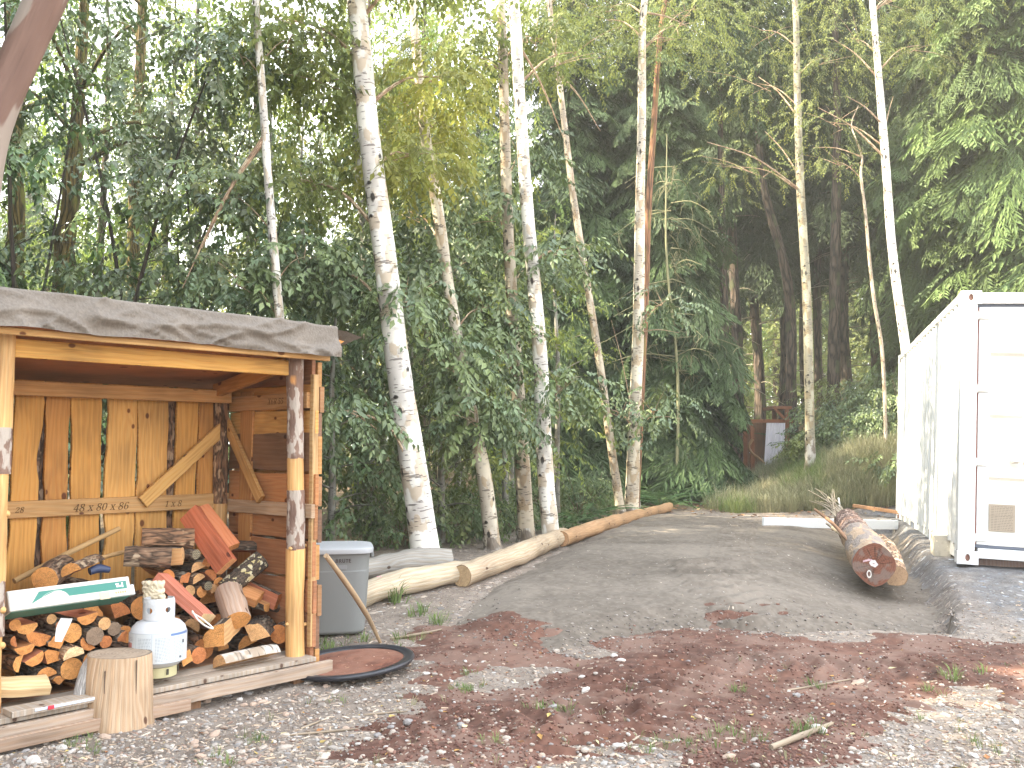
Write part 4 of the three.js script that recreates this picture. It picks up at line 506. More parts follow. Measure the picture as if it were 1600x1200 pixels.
{ // poles and brush over the log
  const L = [[[1273, 796, 11.4], [1332, 852, 8.9], .018, wood(.36, .2, .12), 'reddish pole propped over the left side of the sawn log'], [[1292, 818, 11], [1342, 868, 8.6], .016, wood(.5, .42, .33), 'grey-tan pole lying along the left side of the sawn log']];
  for (const [A, B, r, m, label] of L) { const a = at(...A), b = at(...B), s = tube([a, a.clone().lerp(b, .5).add(V(.0, .03, 0)), b], [r * .8, r, r * 1.1], { seg: 8, rings: 16, noise: .2 }); mesh('pole', mergeGeometries([s.side, ...s.caps]), m, scene).userData = { label, category: 'pole' }; }
  const G = []; for (let k = 0; k < 16; k++) { const a = at(1262 + 50 * R(), 758 + 34 * R(), 11.5 + R()), b = at(1302 + 26 * R(), 806 + 10 * R(), 11 + .4 * R()); G.push(tube([a, a.clone().lerp(b, .5).add(V(.05 * (R() - .5), .06 * R(), 0)), b], [.004, .007, .010], { seg: 5, rings: 8 }).side); }
  const m = mesh('brush', mergeGeometries(G), wood(.42, .36, .29), scene); m.userData = { label: 'spray of dry grey twigs at the far end of the sawn log', category: 'twigs' };
  const st = at(1312, 790, 12), sp = boxG(.022, .2, .012, 0, 0, 0, .003); const s = mesh('stake', sp, std({ color: rgb(.75, .77, .78), roughness: .5 }), scene); s.position.copy(st); s.rotation.z = .12; s.userData = { label: 'small white stake standing behind the far end of the sawn log', category: 'stake' };
}
{ // white board at the far end of the pad
  const a = onG(1192, 823), b = onG(1402, 826); const len = a.distanceTo(b); const g = boxG(len, .13, .05, 0, .055, 0, .006); const m = mesh('board', g, std({ color: rgb(.72, .75, .80), roughness: .6 }), scene); m.position.copy(a.clone().lerp(b, .5)); m.rotation.y = -Math.atan2(b.z - a.z, b.x - a.x); m.rotation.z = Math.atan2(b.y - a.y, b.x - a.x); m.userData = { label: 'long white board on edge along the far end of the pad', category: 'board' };
  const c = onG(1368, 800), d = onG(1402, 812); const s = boxG(c.distanceTo(d) + .1, .05, .09, 0, .03, 0, .006); const k = mesh('plank', s, wood(.40, .22, .12), scene); k.position.copy(c.clone().lerp(d, .5)).add(V(0, .05, 0)); k.rotation.set(0, -.6, -.12); k.userData = { label: 'short brown plank lying near the far corner of the container', category: 'plank' };
}
// ---------------------------------------------------------------- shipping container
{
  const L = 6.06, W = 2.44, Hc = 2.59; const t = thing('shipping_container', 'white shipping container with corrugated sides and closed doors', 'shipping container', [4.2, .335, -9.15]); t.rotation.order = 'YXZ'; t.rotation.set(-.6 * Math.PI / 180, -16.59 * Math.PI / 180, -2.5 * Math.PI / 180);
  const dirt = texture(512, 512, (u, v) => { const n = fbm(u * 6, v * 6, 251, 4, 6, 6), r = sstep(.70, .78, fbm(u * 22, v * 8, 253, 3, 22, 8)); const k = .95 + .12 * (n - .5); return lerp3([.80 * k, .81 * k, .81 * k], [.52, .40, .30], r * .22); });
  const mW = std({ map: rep(dirt, .5, .5), roughness: .45 }), mC = std({ color: rgb(.73, .70, .63), roughness: .5 }), mG = std({ color: rgb(.10, .115, .15), roughness: .6 }), mRed = std({ color: rgb(.20, .055, .035), roughness: .7 });
  // corner posts and castings
  for (const x of [.075, W - .075]) for (const z of [-.075, -L + .075]) mesh('corner_post', boxG(.15, Hc - .24, .15, x, Hc / 2, z, .012), mW, t);
  const cast = (x, y, z) => { const s = new THREE.Shape(); s.moveTo(-.089, -.059); s.lineTo(.089, -.059); s.lineTo(.089, .059); s.lineTo(-.089, .059); const p = new THREE.Path(); p.absellipse(0, 0, .026, .038, 0, 7, true); s.holes.push(p); const g = new THREE.ExtrudeGeometry(s, { depth: .02, bevelEnabled: true, bevelSize: .004, bevelThickness: .004, bevelSegments: 1, curveSegments: 14 }); g.translate(x, y, z > -1 ? z - .02 : z); const m = mesh('corner_casting', g, mW, t); const bk = boxG(.162, .114, .13, x, y, z > -1 ? z - .095 : z + .095, .006); mesh('casting_block', bk, std({ color: rgb(.30, .16, .12), roughness: .8 }), m); const sd = boxG(.008, .118, .15, x + (x < 1 ? -.085 : .085), y, z > -1 ? z - .1 : z + .1, .002); mesh('casting_side', sd, mW, m); };
  for (const x of [.089, W - .089]) for (const y of [.059, Hc - .059]) for (const z of [.004, -L - .004]) cast(x, y, z);
  // side walls: corrugated
  const corr = (x, flip) => { const P = [], I = [], U = []; const pitch = .278, prof = []; let z = -.15; const end = -L + .15; while (z > end) { for (const [dz, dx] of [[0, 0], [.070, 0], [.138, .036], [.208, .036]]) if (z - dz > end) prof.push([z - dz, dx]); z -= pitch; } prof.push([end, 0]); let s = 0; const Y = [.16, Hc - .075]; const quad = (A, B) => { const v = P.length / 3; for (const [q, y] of [[A, Y[0]], [A, Y[1]], [B, Y[0]], [B, Y[1]]]) { P.push(x + (flip ? -q[1] : q[1]), y, q[0]); U.push(q[0], y); } I.push(v, v + 1, v + 2, v + 2, v + 1, v + 3); }; for (let i = 1; i < prof.length; i++) quad(prof[i - 1], prof[i]); const g = new THREE.BufferGeometry(); g.setAttribute('position', new THREE.Float32BufferAttribute(P, 3)); g.setAttribute('uv', new THREE.Float32BufferAttribute(U, 2)); g.setIndex(I); g.computeVertexNormals(); return g; };
  mesh('side_panel', corr(.012, false), mW, t); mesh('side_panel', corr(W - .012, true), mW, t);
  for (const x of [.03, W - .03]) { mesh('top_rail', boxG(.06, .07, L - .36, x, Hc - .04, -L / 2, .008), mW, t); mesh('bottom_rail', boxG(.05, .15, L - .36, x + (x < 1 ? .03 : -.03), .085 + .01, -L / 2, .006), mW, t); for (const z of [-L / 2 - 1.03, -L / 2 + 1.03]) mesh('fork_pocket', boxG(.012, .10, .33, x + (x < 1 ? -.0 : .0), .085, z, .003), mG, t); }
  mesh('roof_panel', boxG(W - .10, .02, L - .2, W / 2, Hc - .03, -L / 2, .005), mW, t); mesh('end_panel', boxG(W - .28, Hc - .2, .03, W / 2, Hc / 2, -L + .06, .005), mW, t); mesh('floor_panel', boxG(W - .2, .05, L - .2, W / 2, .14, -L / 2, .005), std({ color: rgb(.2, .12, .07) }), t);
  // door frame
  mesh('door_header', boxG(W - .356, .105, .12, W / 2, Hc - .064, -.075, .008), mW, t); mesh('door_sill', boxG(W - .356, .095, .12, W / 2, .105, -.075, .008), mW, t);
  // doors
  for (const sx of [0, 1]) {
    const x0 = sx ? W / 2 + .01 : .158, x1 = sx ? W - .158 : W / 2 - .01, xm = (x0 + x1) / 2, w = x1 - x0, y0 = .185, y1 = 2.445; const d = new THREE.Group(); d.name = 'door'; t.add(d);
    // leaf: flat with shallow level troughs
    const prof = [[y0, 0]]; for (const c of [.78, 1.37, 1.96]) prof.push([c - .045, 0], [c - .015, -.032], [c + .015, -.032], [c + .045, 0]); prof.push([y1, 0]);
    { const P = [], I = [], U = []; const xa = x0 + .11, xb = x1 - .06; for (let i = 1; i < prof.length; i++) { const v = P.length / 3; for (const [y, z] of [prof[i - 1], prof[i]]) for (const x of [xa, xb]) { P.push(x, y, z - .045); U.push(x, y); } I.push(v, v + 1, v + 2, v + 2, v + 1, v + 3); } const g = new THREE.BufferGeometry(); g.setAttribute('position', new THREE.Float32BufferAttribute(P, 3)); g.setAttribute('uv', new THREE.Float32BufferAttribute(U, 2)); g.setIndex(I); g.computeVertexNormals(); mesh('leaf_panel', g, mC, d); }
    mesh('door_frame', boxG(.10, y1 - y0, .05, x0 + .06, (y0 + y1) / 2, -.066, .008), mW, d); mesh('door_frame', boxG(.05, y1 - y0, .05, x1 - .035, (y0 + y1) / 2, -.066, .008), mW, d); mesh('backing', boxG(w - .03, y1 - y0, .02, xm, (y0 + y1) / 2, -.105, .004), mC, d);
    for (const [a, b] of [[y1 + .012, .030], [y0 - .014, .030]]) mesh('gasket', boxG(w, b, .03, xm, a, -.06, .004), mG, d);
    const hx = sx ? x1 + .0 : x0 - .0; mesh('hinge_gap', boxG(.022, y1 - y0 + .06, .03, hx, (y0 + y1) / 2, -.07, .004), mRed, d);
    for (const y of [.25, .96, 1.66, 2.36]) { const g = mergeGeometries([boxG(.13, .062, .012, hx + (sx ? -.04 : .04), y, -.02, .004), P3(new THREE.CylinderGeometry(.018, .018, .085, 12), hx + (sx ? .02 : -.02), y, -.012)].map(q => q.index ? q.toNonIndexed() : q)); mesh('hinge', g, mC, d); }
    for (const lx of sx ? [x0 + .2, x1 - .35] : [x1 - .2, x0 + .62]) { const rod = mesh('lock_rod', P3(new THREE.CylinderGeometry(.017, .017, 2.3, 12), lx, 1.31, .012), mC, d); const lev = mergeGeometries([boxG(.36, .022, .012, lx - .14, .985, .034, .004), boxG(.06, .05, .03, lx - .30, .985, .01, .006), boxG(.02, .06, .02, lx - .22, .96, .02, .006)]); mesh('handle', lev, std({ color: rgb(.5, .47, .42), roughness: .5, metalness: .3 }), rod); for (const y of [.35, .7, 1.7, 2.25]) mesh('rod_bracket', boxG(.09, .045, .03, lx, y, -.006, .006), mC, rod); }
  }
  const pl = canvasTex(256, 288, (x, w, h) => { x.fillStyle = '#a09280'; x.fillRect(0, 0, w, h); x.fillStyle = '#746a5e'; for (let l = 0; l < 15; l++) { let xx = 16, k = l * 5; while (xx < 236) { const ww = 8 + (k * 31 % 26); x.fillRect(xx, 16 + l * 18, Math.min(ww, 238 - xx), 6); xx += ww + 8; k++; } } x.fillStyle = '#85796a'; x.fillRect(0, 120, w, 3); });
  const pg = boxG(.225, .255, .004, .385, .445, -.041, .001); mesh('plate', pg, std({ color: rgb(.34, .29, .23), roughness: .6 }), t); const pp = new THREE.PlaneGeometry(.215, .245); pp.translate(.385, .445, -.0375); mesh('plate_print', pp, std({ map: pl, roughness: .6 }), t);
  // supports under it
  const q = (x, y, d) => at(x, y, d); const b = thing('timber_block', 'brown timber block wedged under the container door sill', 'timber block', at(1561, 884, 9.2)); b.rotation.y = -.29; mesh('block', boxG(.44, .11, .14, 0, .05, 0, .012), wood(.34, .25, .23, { bumpScale: .008 }), b);
  const c = thing('concrete_block', 'pale concrete block under the near left side of the container', 'concrete block', at(1470, 868, 9.9)); c.rotation.y = -.29; mesh('block', boxG(.16, .22, .3, 0, .11, 0, .01), std({ map: sMap, color: rgb(2.6, 2.9, 3.1), roughness: .9 }), c);
}
{ // curtained stall at the edge of the wood
  const o = at(1203, 745, 22); const g0 = o.y; const t = thing('curtained_stall', 'small timber stall with a white curtain at the edge of the wood', 'shower stall', [o.x, g0, o.z]); const k = 22 / FOCAL; const X = px => (px - 1203) * k, Y = py => (745 - py) * k; const mT = wood(.26, .10, .045);
  for (const [px, y1, z] of [[1176, 657, 0], [1231, 636, .0], [1180, 657, -.9], [1228, 636, -.9]]) mesh('post', boxG(.085, Y(y1) + .1, .085, X(px), (Y(y1) - .1) / 2, z, .006), mT, t);
  mesh('beam', boxG(1.0, .08, .08, X(1206), Y(658), .005, .006), mT, t); mesh('roof_beam', boxG(.42, .07, .95, X(1224), Y(637), -.42, .006), mT, t); const br = boxG(.06, .42, .05, 0, 0, .06, .005); br.rotateZ(.75); br.translate(X(1220), Y(648), 0); mesh('brace', br, mT, t);
  for (let i = 0; i < 6; i++) mesh('wall_board', boxG(.14, 1.25, .02, X(1180) + .07 + i * .145, .63, -.93, .003), WB, t); for (let i = 0; i < 6; i++) mesh('side_board', boxG(.02, 1.25, .14, X(1234), .63, -.10 - i * .145, .003), WB, t);
  mesh('sign', boxG(.09, .16, .012, X(1189), Y(703), -.85, .003), std({ color: rgb(.5, .5, .52) }), t);
  const P = [], I = [], n = 60, m = 14; for (let j = 0; j <= m; j++) for (let i = 0; i <= n; i++) { const u = i / n, v = j / m, xa = mix(X(1198), X(1191), v), xb = mix(X(1227), X(1217), v * v); P.push(mix(xa, xb, u), mix(Y(661), Y(745), v),   .06 + .015 * Math.sin(u * 34 + v * 1.5) * (.6 + .4 * v) + .010 * Math.sin(u * 15 + 3 * v)); } for (let j = 0; j < m; j++) for (let i = 0; i < n; i++) { const a = j * (n + 1) + i; I.push(a, a + n + 1, a + 1, a + 1, a + n + 1, a + n + 2); } const g = new THREE.BufferGeometry(); g.setAttribute('position', new THREE.Float32BufferAttribute(P, 3)); g.setIndex(I); g.computeVertexNormals(); mesh('curtain', g, new THREE.MeshPhysicalMaterial({ color: rgb(.80, .77, .83), roughness: .95, transmission: .25, thickness: 0, side: THREE.DoubleSide }), t);
  const bpts = [at(1176, 686, 21.8), at(1170, 698, 21.8), at(1175, 708, 21.8), at(1185, 715, 21.8), at(1195, 724, 21.7)]; const bt = tube(bpts, [.035, .03, .03, .025, .02], { seg: 8, rings: 20 }); mesh('branch', mergeGeometries([bt.side, ...bt.caps]), wood(.34, .2, .1), scene).userData = { label: 'crooked bare branch across the left post of the stall', category: 'branch' };
}

// ---------------------------------------------------------------- trees: leaves and boughs
const leafMat = (rough = .9, tr = .45) => new THREE.MeshPhysicalMaterial({ color: 0xffffff, roughness: rough, transmission: tr, thickness: 0, side: THREE.DoubleSide, specularIntensity: .6 });
const mLeaf = leafMat(.88, .52), mShine = leafMat(.42, .26), mNeedle = leafMat(.7, .22); mShine.specularIntensity = 1;
function leafTris(P, o, dir, nor, L, Wd, fold) { // base o, along dir, face normal nor
  const s = dir.clone().cross(nor).normalize(), mid = o.clone().addScaledVector(dir, L * .48).addScaledVector(nor, -fold * Wd), l = o.clone().addScaledVector(dir, L * .36).addScaledVector(s, Wd / 2), r = o.clone().addScaledVector(dir, L * .36).addScaledVector(s, -Wd / 2), t = o.clone().addScaledVector(dir, L).addScaledVector(nor, -.25 * Wd);
  for (const v of [o, mid, l, l, mid, t, o, r, mid, r, t, mid]) P.push(v.x, v.y, v.z);
}
const geoOf = P => { const g = new THREE.BufferGeometry(); g.setAttribute('position', new THREE.Float32BufferAttribute(P, 3)); g.computeVertexNormals(); return g; };
function leafSprig(seed, n, len, L, asp = .66) { // twig along +z
  const q = rng(seed), P = []; let side = 1;
  for (let i = 0; i < n; i++) { side = -side; const t = (i + .4 + .4 * q()) / n, o = V(.02 * (q() - .5), -.25 * len * t * t + .02 * (q() - .5), t * len), a = side * (.5 + .9 * q()) * (i > n - 2 ? .2 : 1), dr = -.25 - .9 * q(); const d = V(Math.sin(a), dr, Math.cos(a)).normalize(), up = V(.9 * (q() - .5), 1, .9 * (q() - .5)).normalize(), nn = up.addScaledVector(d, -up.dot(d)).normalize(); const st = d.clone().multiplyScalar(.02); leafTris(P, o.add(st), d, nn, L * (.6 + .6 * q()), L * asp * (.6 + .5 * q()), .18); }
  for (const [a, b] of [[0, .5], [.5, 1]]) { const A = V(0, -.25 * len * a * a, a * len), B = V(0, -.25 * len * b * b, b * len), w = .0035; P.push(A.x - w, A.y, A.z, A.x + w, A.y, A.z, B.x, B.y, B.z); }
  return geoOf(P);
}
function frond(seed, n = 13, sub = 5, droop = .35, spread = .46) { // flat conifer spray along +z, 1 m
  const q = rng(seed), P = []; const Y = z => -droop * z * z;
  const dia = (o, d, nor, L, w) => { const s = d.clone().cross(nor).normalize(), m = o.clone().addScaledVector(d, L * .4), t = o.clone().addScaledVector(d, L).addScaledVector(nor, -.12 * L); for (const v of [o, m.clone().addScaledVector(s, w), t, o, t, m.clone().addScaledVector(s, -w)]) P.push(v.x, v.y, v.z); };
  dia(V(0, 0, 0), V(0, -droop * .45, .5).normalize(), V(0, 1, 0), .6, .008);
  for (let i = 0; i < n; i++) for (const sd of [-1, 1]) { const z = .06 + .92 * (i + .5 * q()) / n, L = (spread * Math.sin(Math.PI * (.16 + .84 * Math.min(1, z * .95)) * .98) + .05) * (.75 + .5 * q()), a = sd * (.75 + .35 * q()), o = V(0, Y(z), z), d = V(Math.sin(a), -droop * z - .15 - .35 * q(), Math.cos(a)).normalize(), nor = V(.3 * (q() - .5), 1, .3 * (q() - .5)).normalize(); dia(o, d, nor, L, .012);
    for (let k = 0; k < sub; k++) for (const s2 of [-1, 1]) { const t = .12 + .85 * (k + q() * .5) / sub, o2 = o.clone().addScaledVector(d, L * t); o2.y -= .12 * L * t * t; const a2 = a + s2 * (.6 + .3 * q()); dia(o2, V(Math.sin(a2), -.35 - .5 * q(), Math.cos(a2)).normalize(), V(.5 * (q() - .5), 1, .5 * (q() - .5)).normalize(), L * (.34 - .18 * t) * (.8 + .5 * q()) + .02, .013); } }
  return geoOf(P);
}
const SPRIG = [leafSprig(301, 15, .34, .078), leafSprig(302, 13, .30, .085), leafSprig(303, 17, .40, .072)];
const SPRIGS = [leafSprig(311, 18, .34, .05, .6), leafSprig(312, 20, .40, .046, .6)];           // small birch leaves
const SPRIGL = [leafSprig(321, 16, .8, .17), leafSprig(322, 14, .7, .19), leafSprig(323, 18, .9, .16)]; // coarse, far away
const FROND = [frond(331), frond(332), frond(333, 14, 5, .5, .4)], FRONDL = [frond(341, 9, 3, .4, .5), frond(342, 10, 3, .55, .42)];
const _m = new THREE.Matrix4(), _q = new THREE.Quaternion(), _e = new THREE.Euler(0, 0, 0, 'YXZ'), _s = V(1, 1, 1);
function instances(parent, name, geos, mat, list) { // list of {p, yaw, pitch, roll, s, c}
  const by = geos.map(() => []); list.forEach((l, i) => by[i % geos.length].push(l));
  by.forEach((ls, k) => { if (!ls.length) return; const im = new THREE.InstancedMesh(geos[k], mat, ls.length); im.name = name; ls.forEach((l, i) => { _e.set(l.pitch, l.yaw, l.roll); _q.setFromEuler(_e); _s.set(l.s, l.s, l.s); im.setMatrixAt(i, _m.compose(l.p, _q, _s)); im.setColorAt(i, l.c); }); shadows(im); stuff(im); parent.add(im); });
}
const G_BLUE = [.118, .172, .088], G_MID = [.165, .212, .066], G_YEL = [.26, .285, .065], G_BACKLIT = [.33, .32, .06], G_DARK = [.024, .045, .020], G_CED = [.105, .160, .055], G_DUSK = [.062, .096, .040];  // yellow tones put sunlit, backlit glow into leaf colour; G_BLUE the pale sky sheen
const tone = (a, b, q = R) => { const t = q(), k = .7 + .6 * q(); return rgb(mix(a[0], b[0], t) * k, mix(a[1], b[1], t) * k, mix(a[2], b[2], t) * k); };
const trunkUV = (g, r) => g;
function trunkMesh(parent, pts, radii, mat, o = {}) { const b = tube(pts, radii, { seg: o.seg || 12, rings: o.rings || pts.length * 7, noise: o.noise ?? .10, ns: o.ns || 1.2, seed: o.seed || 3, vScale: 1 }); const base = o.flare ? 1 : 0; return mesh(o.name || 'trunk', mergeGeometries([b.side, b.caps[1]]), mat, parent); }
function limb(parent, a, b, r, mat, sag = .1, name = 'limb') { const m = a.clone().lerp(b, .5); m.y += a.distanceTo(b) * sag; const t = tube([a, m, b], [r, r * .6, r * .22], { seg: 6, rings: 8, noise: .15, seed: 9 }); return mesh(name, t.side, mat, parent); }
// sprigs spread through an egg-shaped cluster, pointing out and down
function cluster(list, c, rx, ry, rz, n, A, B, s = 1, from) { for (let k = 0; k < n; k++) { let x, y, z; do { x = rr(-1, 1); y = rr(-1, 1); z = rr(-1, 1); } while (x * x + y * y + z * z > 1); const out = Math.atan2(x + .3 * rr(-1, 1), z + .3 * rr(-1, 1)); list.push({ p: V(c.x + x * rx, c.y + y * ry, c.z + z * rz), yaw: out + rr(-.7, .7), pitch: rr(-.1, .9), roll: rr(-.5, .5), s: s * rr(.75, 1.25), c: tone(A, B) }); } }

// ---------------------------------------------------------------- pale-barked trees, one by one
const mB = { white: birch(), cream: birch(.86, .80, .70), tan: birch(.62, .55, .46), grey: birch(.34, .34, .32), red: std({ map: firBark, color: rgb(2.4, 1.6, 1.15), bumpMap: firBump, bumpScale: .01, roughness: .9 }), olive: birch(.48, .46, .36) };
const mBase = std({ map: rep(texture(256, 256, (u, v) => { const n = fbm(u * 10, v * 8, 321, 4, 10, 8), p = sstep(.45, .6, fbm(u * 6, v * 9, 323, 4, 6, 9)); return lerp3(lerp3([.10, .075, .055], [.30, .25, .20], n), [.55, .52, .47], p * .8); }), 1, 1), bumpMap: firBump, bumpScale: .02, roughness: 1 });
const mLimb = std({ map: barkMap, color: rgb(2.6, 2.4, 2.1), roughness: .9 });
function pale(name, label, px, d, widths, mat, o = {}) {
  const L = px.map(([x, y, dd = 0]) => at(x, y, d + dd)); const k = d / FOCAL / 2, base = L[0].clone(); const gy = H(base.x, base.z); if (o.root) base.y = gy - .05; const rad = widths.map(w => w * k);
  const pts = [...L]; if (o.root) pts[0] = base; const a = pts[pts.length - 2], b = pts[pts.length - 1], dir = b.clone().sub(a).normalize(); const extra = o.top ?? 5; for (let i = 1; i <= 4; i++) { pts.push(b.clone().addScaledVector(dir, extra * i / 4).add(V(.08 * Math.sin(i * 2 + px[0][0]), 0, .06 * Math.cos(i * 3)))); rad.push(rad[rad.length - 1] * .78); }
  const t = thing(name, label, o.category || 'birch tree', base); const loc = pts.map(p => p.clone().sub(base)); if (o.flare !== false) { const f = loc[0].clone().lerp(loc[1], .12); loc.splice(1, 0, f); rad.splice(0, 1, rad[0] * 1.36, rad[0] * 1.04); }
  const b2 = tube(loc, rad, { seg: 16, rings: loc.length * 8, noise: .09, ns: 1.5, seed: Math.round(px[0][0]), vScale: 1 }); uvShift(b2.side, 0, px[0][0] * .013 % 2); mesh('trunk', b2.side, mat, t); if (o.root) { const m = loc[0].clone().lerp(loc[2], .22), bs = tube([loc[0], loc[0].clone().lerp(m, .5), m], [rad[0] * 1.12, rad[1] * 1.06, rad[1] * .94], { seg: 18, rings: 16, noise: .34, ns: 4, seed: 77 }); mesh('rough_base', bs.side, o.moss ? mMossy : mBase, t); }
  const curve = new THREE.CatmullRomCurve3(loc, false, 'centripetal'); const list = [], small = [], shine = []; const bm = o.limbMat || mLimb;
  for (const [tx, ty, dd, rx, ry, n, A, B, u, fine] of o.blobs || []) { const c = at(tx, ty, d + dd).sub(base), s = d / FOCAL; let tp = null, bd = 1e9; for (let z = 0; z <= 60; z++) { const p = curve.getPoint(z / 60), e = Math.abs(p.y - (c.y - .15 - .45 * Math.hypot(p.x - c.x, p.z - c.z))); if (e < bd) { bd = e; tp = p; } } limb(t, tp, c, Math.max(.007, rad[1] * .16), bm, .12); for (let z = 0; z < 4; z++) { const e = c.clone().add(V(rr(-1, 1) * rx * s * .8, rr(-.6, .7) * ry * s, rr(-.5, .5))); limb(t, tp.clone().lerp(c, rr(.5, .95)), e, .006, bm, .05, 'twig'); } cluster(fine ? small : (A === G_BLUE || B === G_BLUE) ? shine : list, c, rx * s, ry * s, .55, n, A, B); }
  for (const [u, tx, ty, dd, r] of o.limbs || []) { const c = at(tx, ty, d + dd).sub(base); limb(t, curve.getPoint(u), c, r, bm, .08); }
  if (list.length) instances(t, 'crown', SPRIG, mLeaf, list); if (shine.length) instances(t, 'crown', SPRIG, mShine, shine); if (small.length) instances(t, 'crown', SPRIGS, mLeaf, small);
  return t;
}
const dOf = (px, py) => onG(px, py).sub(camera.position).dot(fwd);
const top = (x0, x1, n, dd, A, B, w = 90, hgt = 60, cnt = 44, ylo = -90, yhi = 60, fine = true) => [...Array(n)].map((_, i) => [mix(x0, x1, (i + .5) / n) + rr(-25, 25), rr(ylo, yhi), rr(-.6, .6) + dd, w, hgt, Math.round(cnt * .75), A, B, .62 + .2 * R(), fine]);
pale('birch_tree', 'thickest white birch trunk, leaning left, rising behind the peeled log', [[669, 889], [651, 760], [626, 600], [601, 400], [576, 200], [557, 0]], dOf(669, 889), [45, 42, 39, 36, 33, 31], mB.white, { root: 1, top: 6, blobs: [[500, 120, .4, 90, 70, 90, G_MID, G_YEL, .6], [640, 240, .6, 90, 60, 110, G_YEL, G_BACKLIT, .55], [470, 280, .5, 80, 70, 90, G_MID, G_YEL, .5], [520, 420, .6, 70, 70, 90, G_MID, G_BLUE, .42], [690, 120, .6, 70, 50, 70, G_YEL, G_BACKLIT, .6], [545, 640, -.4, 50, 40, 34, G_MID, G_BLUE, .25], [640, 470, .4, 60, 60, 70, G_BLUE, G_MID, .4], ...top(420, 720, 5, .4, G_MID, G_YEL, 90, 60, 70, -110, 60, false)], limbs: [[.20, 605, 660, -.2, .02]] });  // brightest yellow clusters: sun shining through leaves, put into their colour
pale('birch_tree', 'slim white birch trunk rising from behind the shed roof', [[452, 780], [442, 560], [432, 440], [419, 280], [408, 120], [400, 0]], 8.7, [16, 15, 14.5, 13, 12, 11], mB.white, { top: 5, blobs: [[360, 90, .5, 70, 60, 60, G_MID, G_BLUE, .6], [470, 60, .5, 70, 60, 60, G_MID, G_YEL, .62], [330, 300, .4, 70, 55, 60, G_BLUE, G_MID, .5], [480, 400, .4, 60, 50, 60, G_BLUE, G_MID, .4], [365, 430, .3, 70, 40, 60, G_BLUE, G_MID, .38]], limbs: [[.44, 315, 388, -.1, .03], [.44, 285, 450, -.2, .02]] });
pale('birch_tree', 'thin pale birch between the thickest trunk and the mossy-based one', [[771, 855], [756, 740], [739, 660], [706, 480], [684, 330], [663, 200], [651, 80], [645, 0]], dOf(771, 858), [24, 22, 20, 18, 18, 16, 14, 12], mB.cream, { root: 1, top: 5, blobs: [[700, 560, -.5, 60, 50, 60, G_BLUE, G_MID, .3], [745, 640, -.5, 60, 40, 60, G_BLUE, G_MID, .22], [700, 420, .4, 70, 60, 80, G_BLUE, G_MID, .42], [640, 330, .6, 70, 60, 80, G_BLUE, G_MID, .5], [760, 480, .5, 60, 60, 70, G_BLUE, G_MID, .42], [680, 190, .2, 60, 45, 60, G_YEL, G_BACKLIT, .6], [600, 150, .6, 60, 50, 60, G_YEL, G_MID, .6]] });
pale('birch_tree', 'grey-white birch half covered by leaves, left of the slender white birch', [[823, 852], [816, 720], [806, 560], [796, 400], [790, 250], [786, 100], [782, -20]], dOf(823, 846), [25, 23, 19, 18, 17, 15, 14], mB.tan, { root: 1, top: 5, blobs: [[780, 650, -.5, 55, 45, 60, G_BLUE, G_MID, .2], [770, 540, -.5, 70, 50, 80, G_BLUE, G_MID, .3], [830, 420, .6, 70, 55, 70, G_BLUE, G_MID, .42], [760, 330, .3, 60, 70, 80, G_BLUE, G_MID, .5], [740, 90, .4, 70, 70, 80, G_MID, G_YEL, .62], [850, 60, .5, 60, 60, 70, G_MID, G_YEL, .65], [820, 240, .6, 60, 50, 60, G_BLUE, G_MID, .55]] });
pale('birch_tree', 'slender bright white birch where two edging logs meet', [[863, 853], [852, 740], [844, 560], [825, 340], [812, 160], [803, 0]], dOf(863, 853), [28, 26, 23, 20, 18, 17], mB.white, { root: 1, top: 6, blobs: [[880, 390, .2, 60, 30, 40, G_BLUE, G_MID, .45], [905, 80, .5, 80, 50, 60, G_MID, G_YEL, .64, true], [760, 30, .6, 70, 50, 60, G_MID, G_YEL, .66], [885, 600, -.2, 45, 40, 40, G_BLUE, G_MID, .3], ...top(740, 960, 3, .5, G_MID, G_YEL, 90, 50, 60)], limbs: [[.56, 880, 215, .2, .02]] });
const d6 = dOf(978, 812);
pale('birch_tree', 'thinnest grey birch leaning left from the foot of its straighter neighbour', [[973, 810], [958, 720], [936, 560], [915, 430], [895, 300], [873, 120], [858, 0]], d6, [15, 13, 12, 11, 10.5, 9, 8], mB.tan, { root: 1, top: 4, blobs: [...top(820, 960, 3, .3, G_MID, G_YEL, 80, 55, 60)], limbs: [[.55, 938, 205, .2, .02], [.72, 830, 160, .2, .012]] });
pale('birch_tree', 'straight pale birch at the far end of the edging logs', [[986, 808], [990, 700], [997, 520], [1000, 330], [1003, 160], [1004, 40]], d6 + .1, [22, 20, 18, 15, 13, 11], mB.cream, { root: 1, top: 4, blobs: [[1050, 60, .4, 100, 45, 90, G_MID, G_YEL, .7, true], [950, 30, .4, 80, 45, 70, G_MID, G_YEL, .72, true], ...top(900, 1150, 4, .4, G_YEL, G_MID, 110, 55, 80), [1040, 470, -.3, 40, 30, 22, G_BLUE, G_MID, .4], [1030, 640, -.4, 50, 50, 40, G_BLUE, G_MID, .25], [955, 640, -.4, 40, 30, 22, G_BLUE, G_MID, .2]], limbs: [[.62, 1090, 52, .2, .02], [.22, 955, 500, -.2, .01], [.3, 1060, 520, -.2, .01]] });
pale('red_barked_tree', 'slim reddish-brown trunk close behind the straight pale birch', [[992, 805], [1000, 640], [1008, 480], [1013, 330], [1022, 190], [1032, 50]], d6 + 1.2, [13, 12, 11, 10, 9, 8], mB.red, { root: 1, top: 4, category: 'tree', blobs: [...top(1000, 1120, 3, .4, G_YEL, G_MID, 90, 50, 60)] });
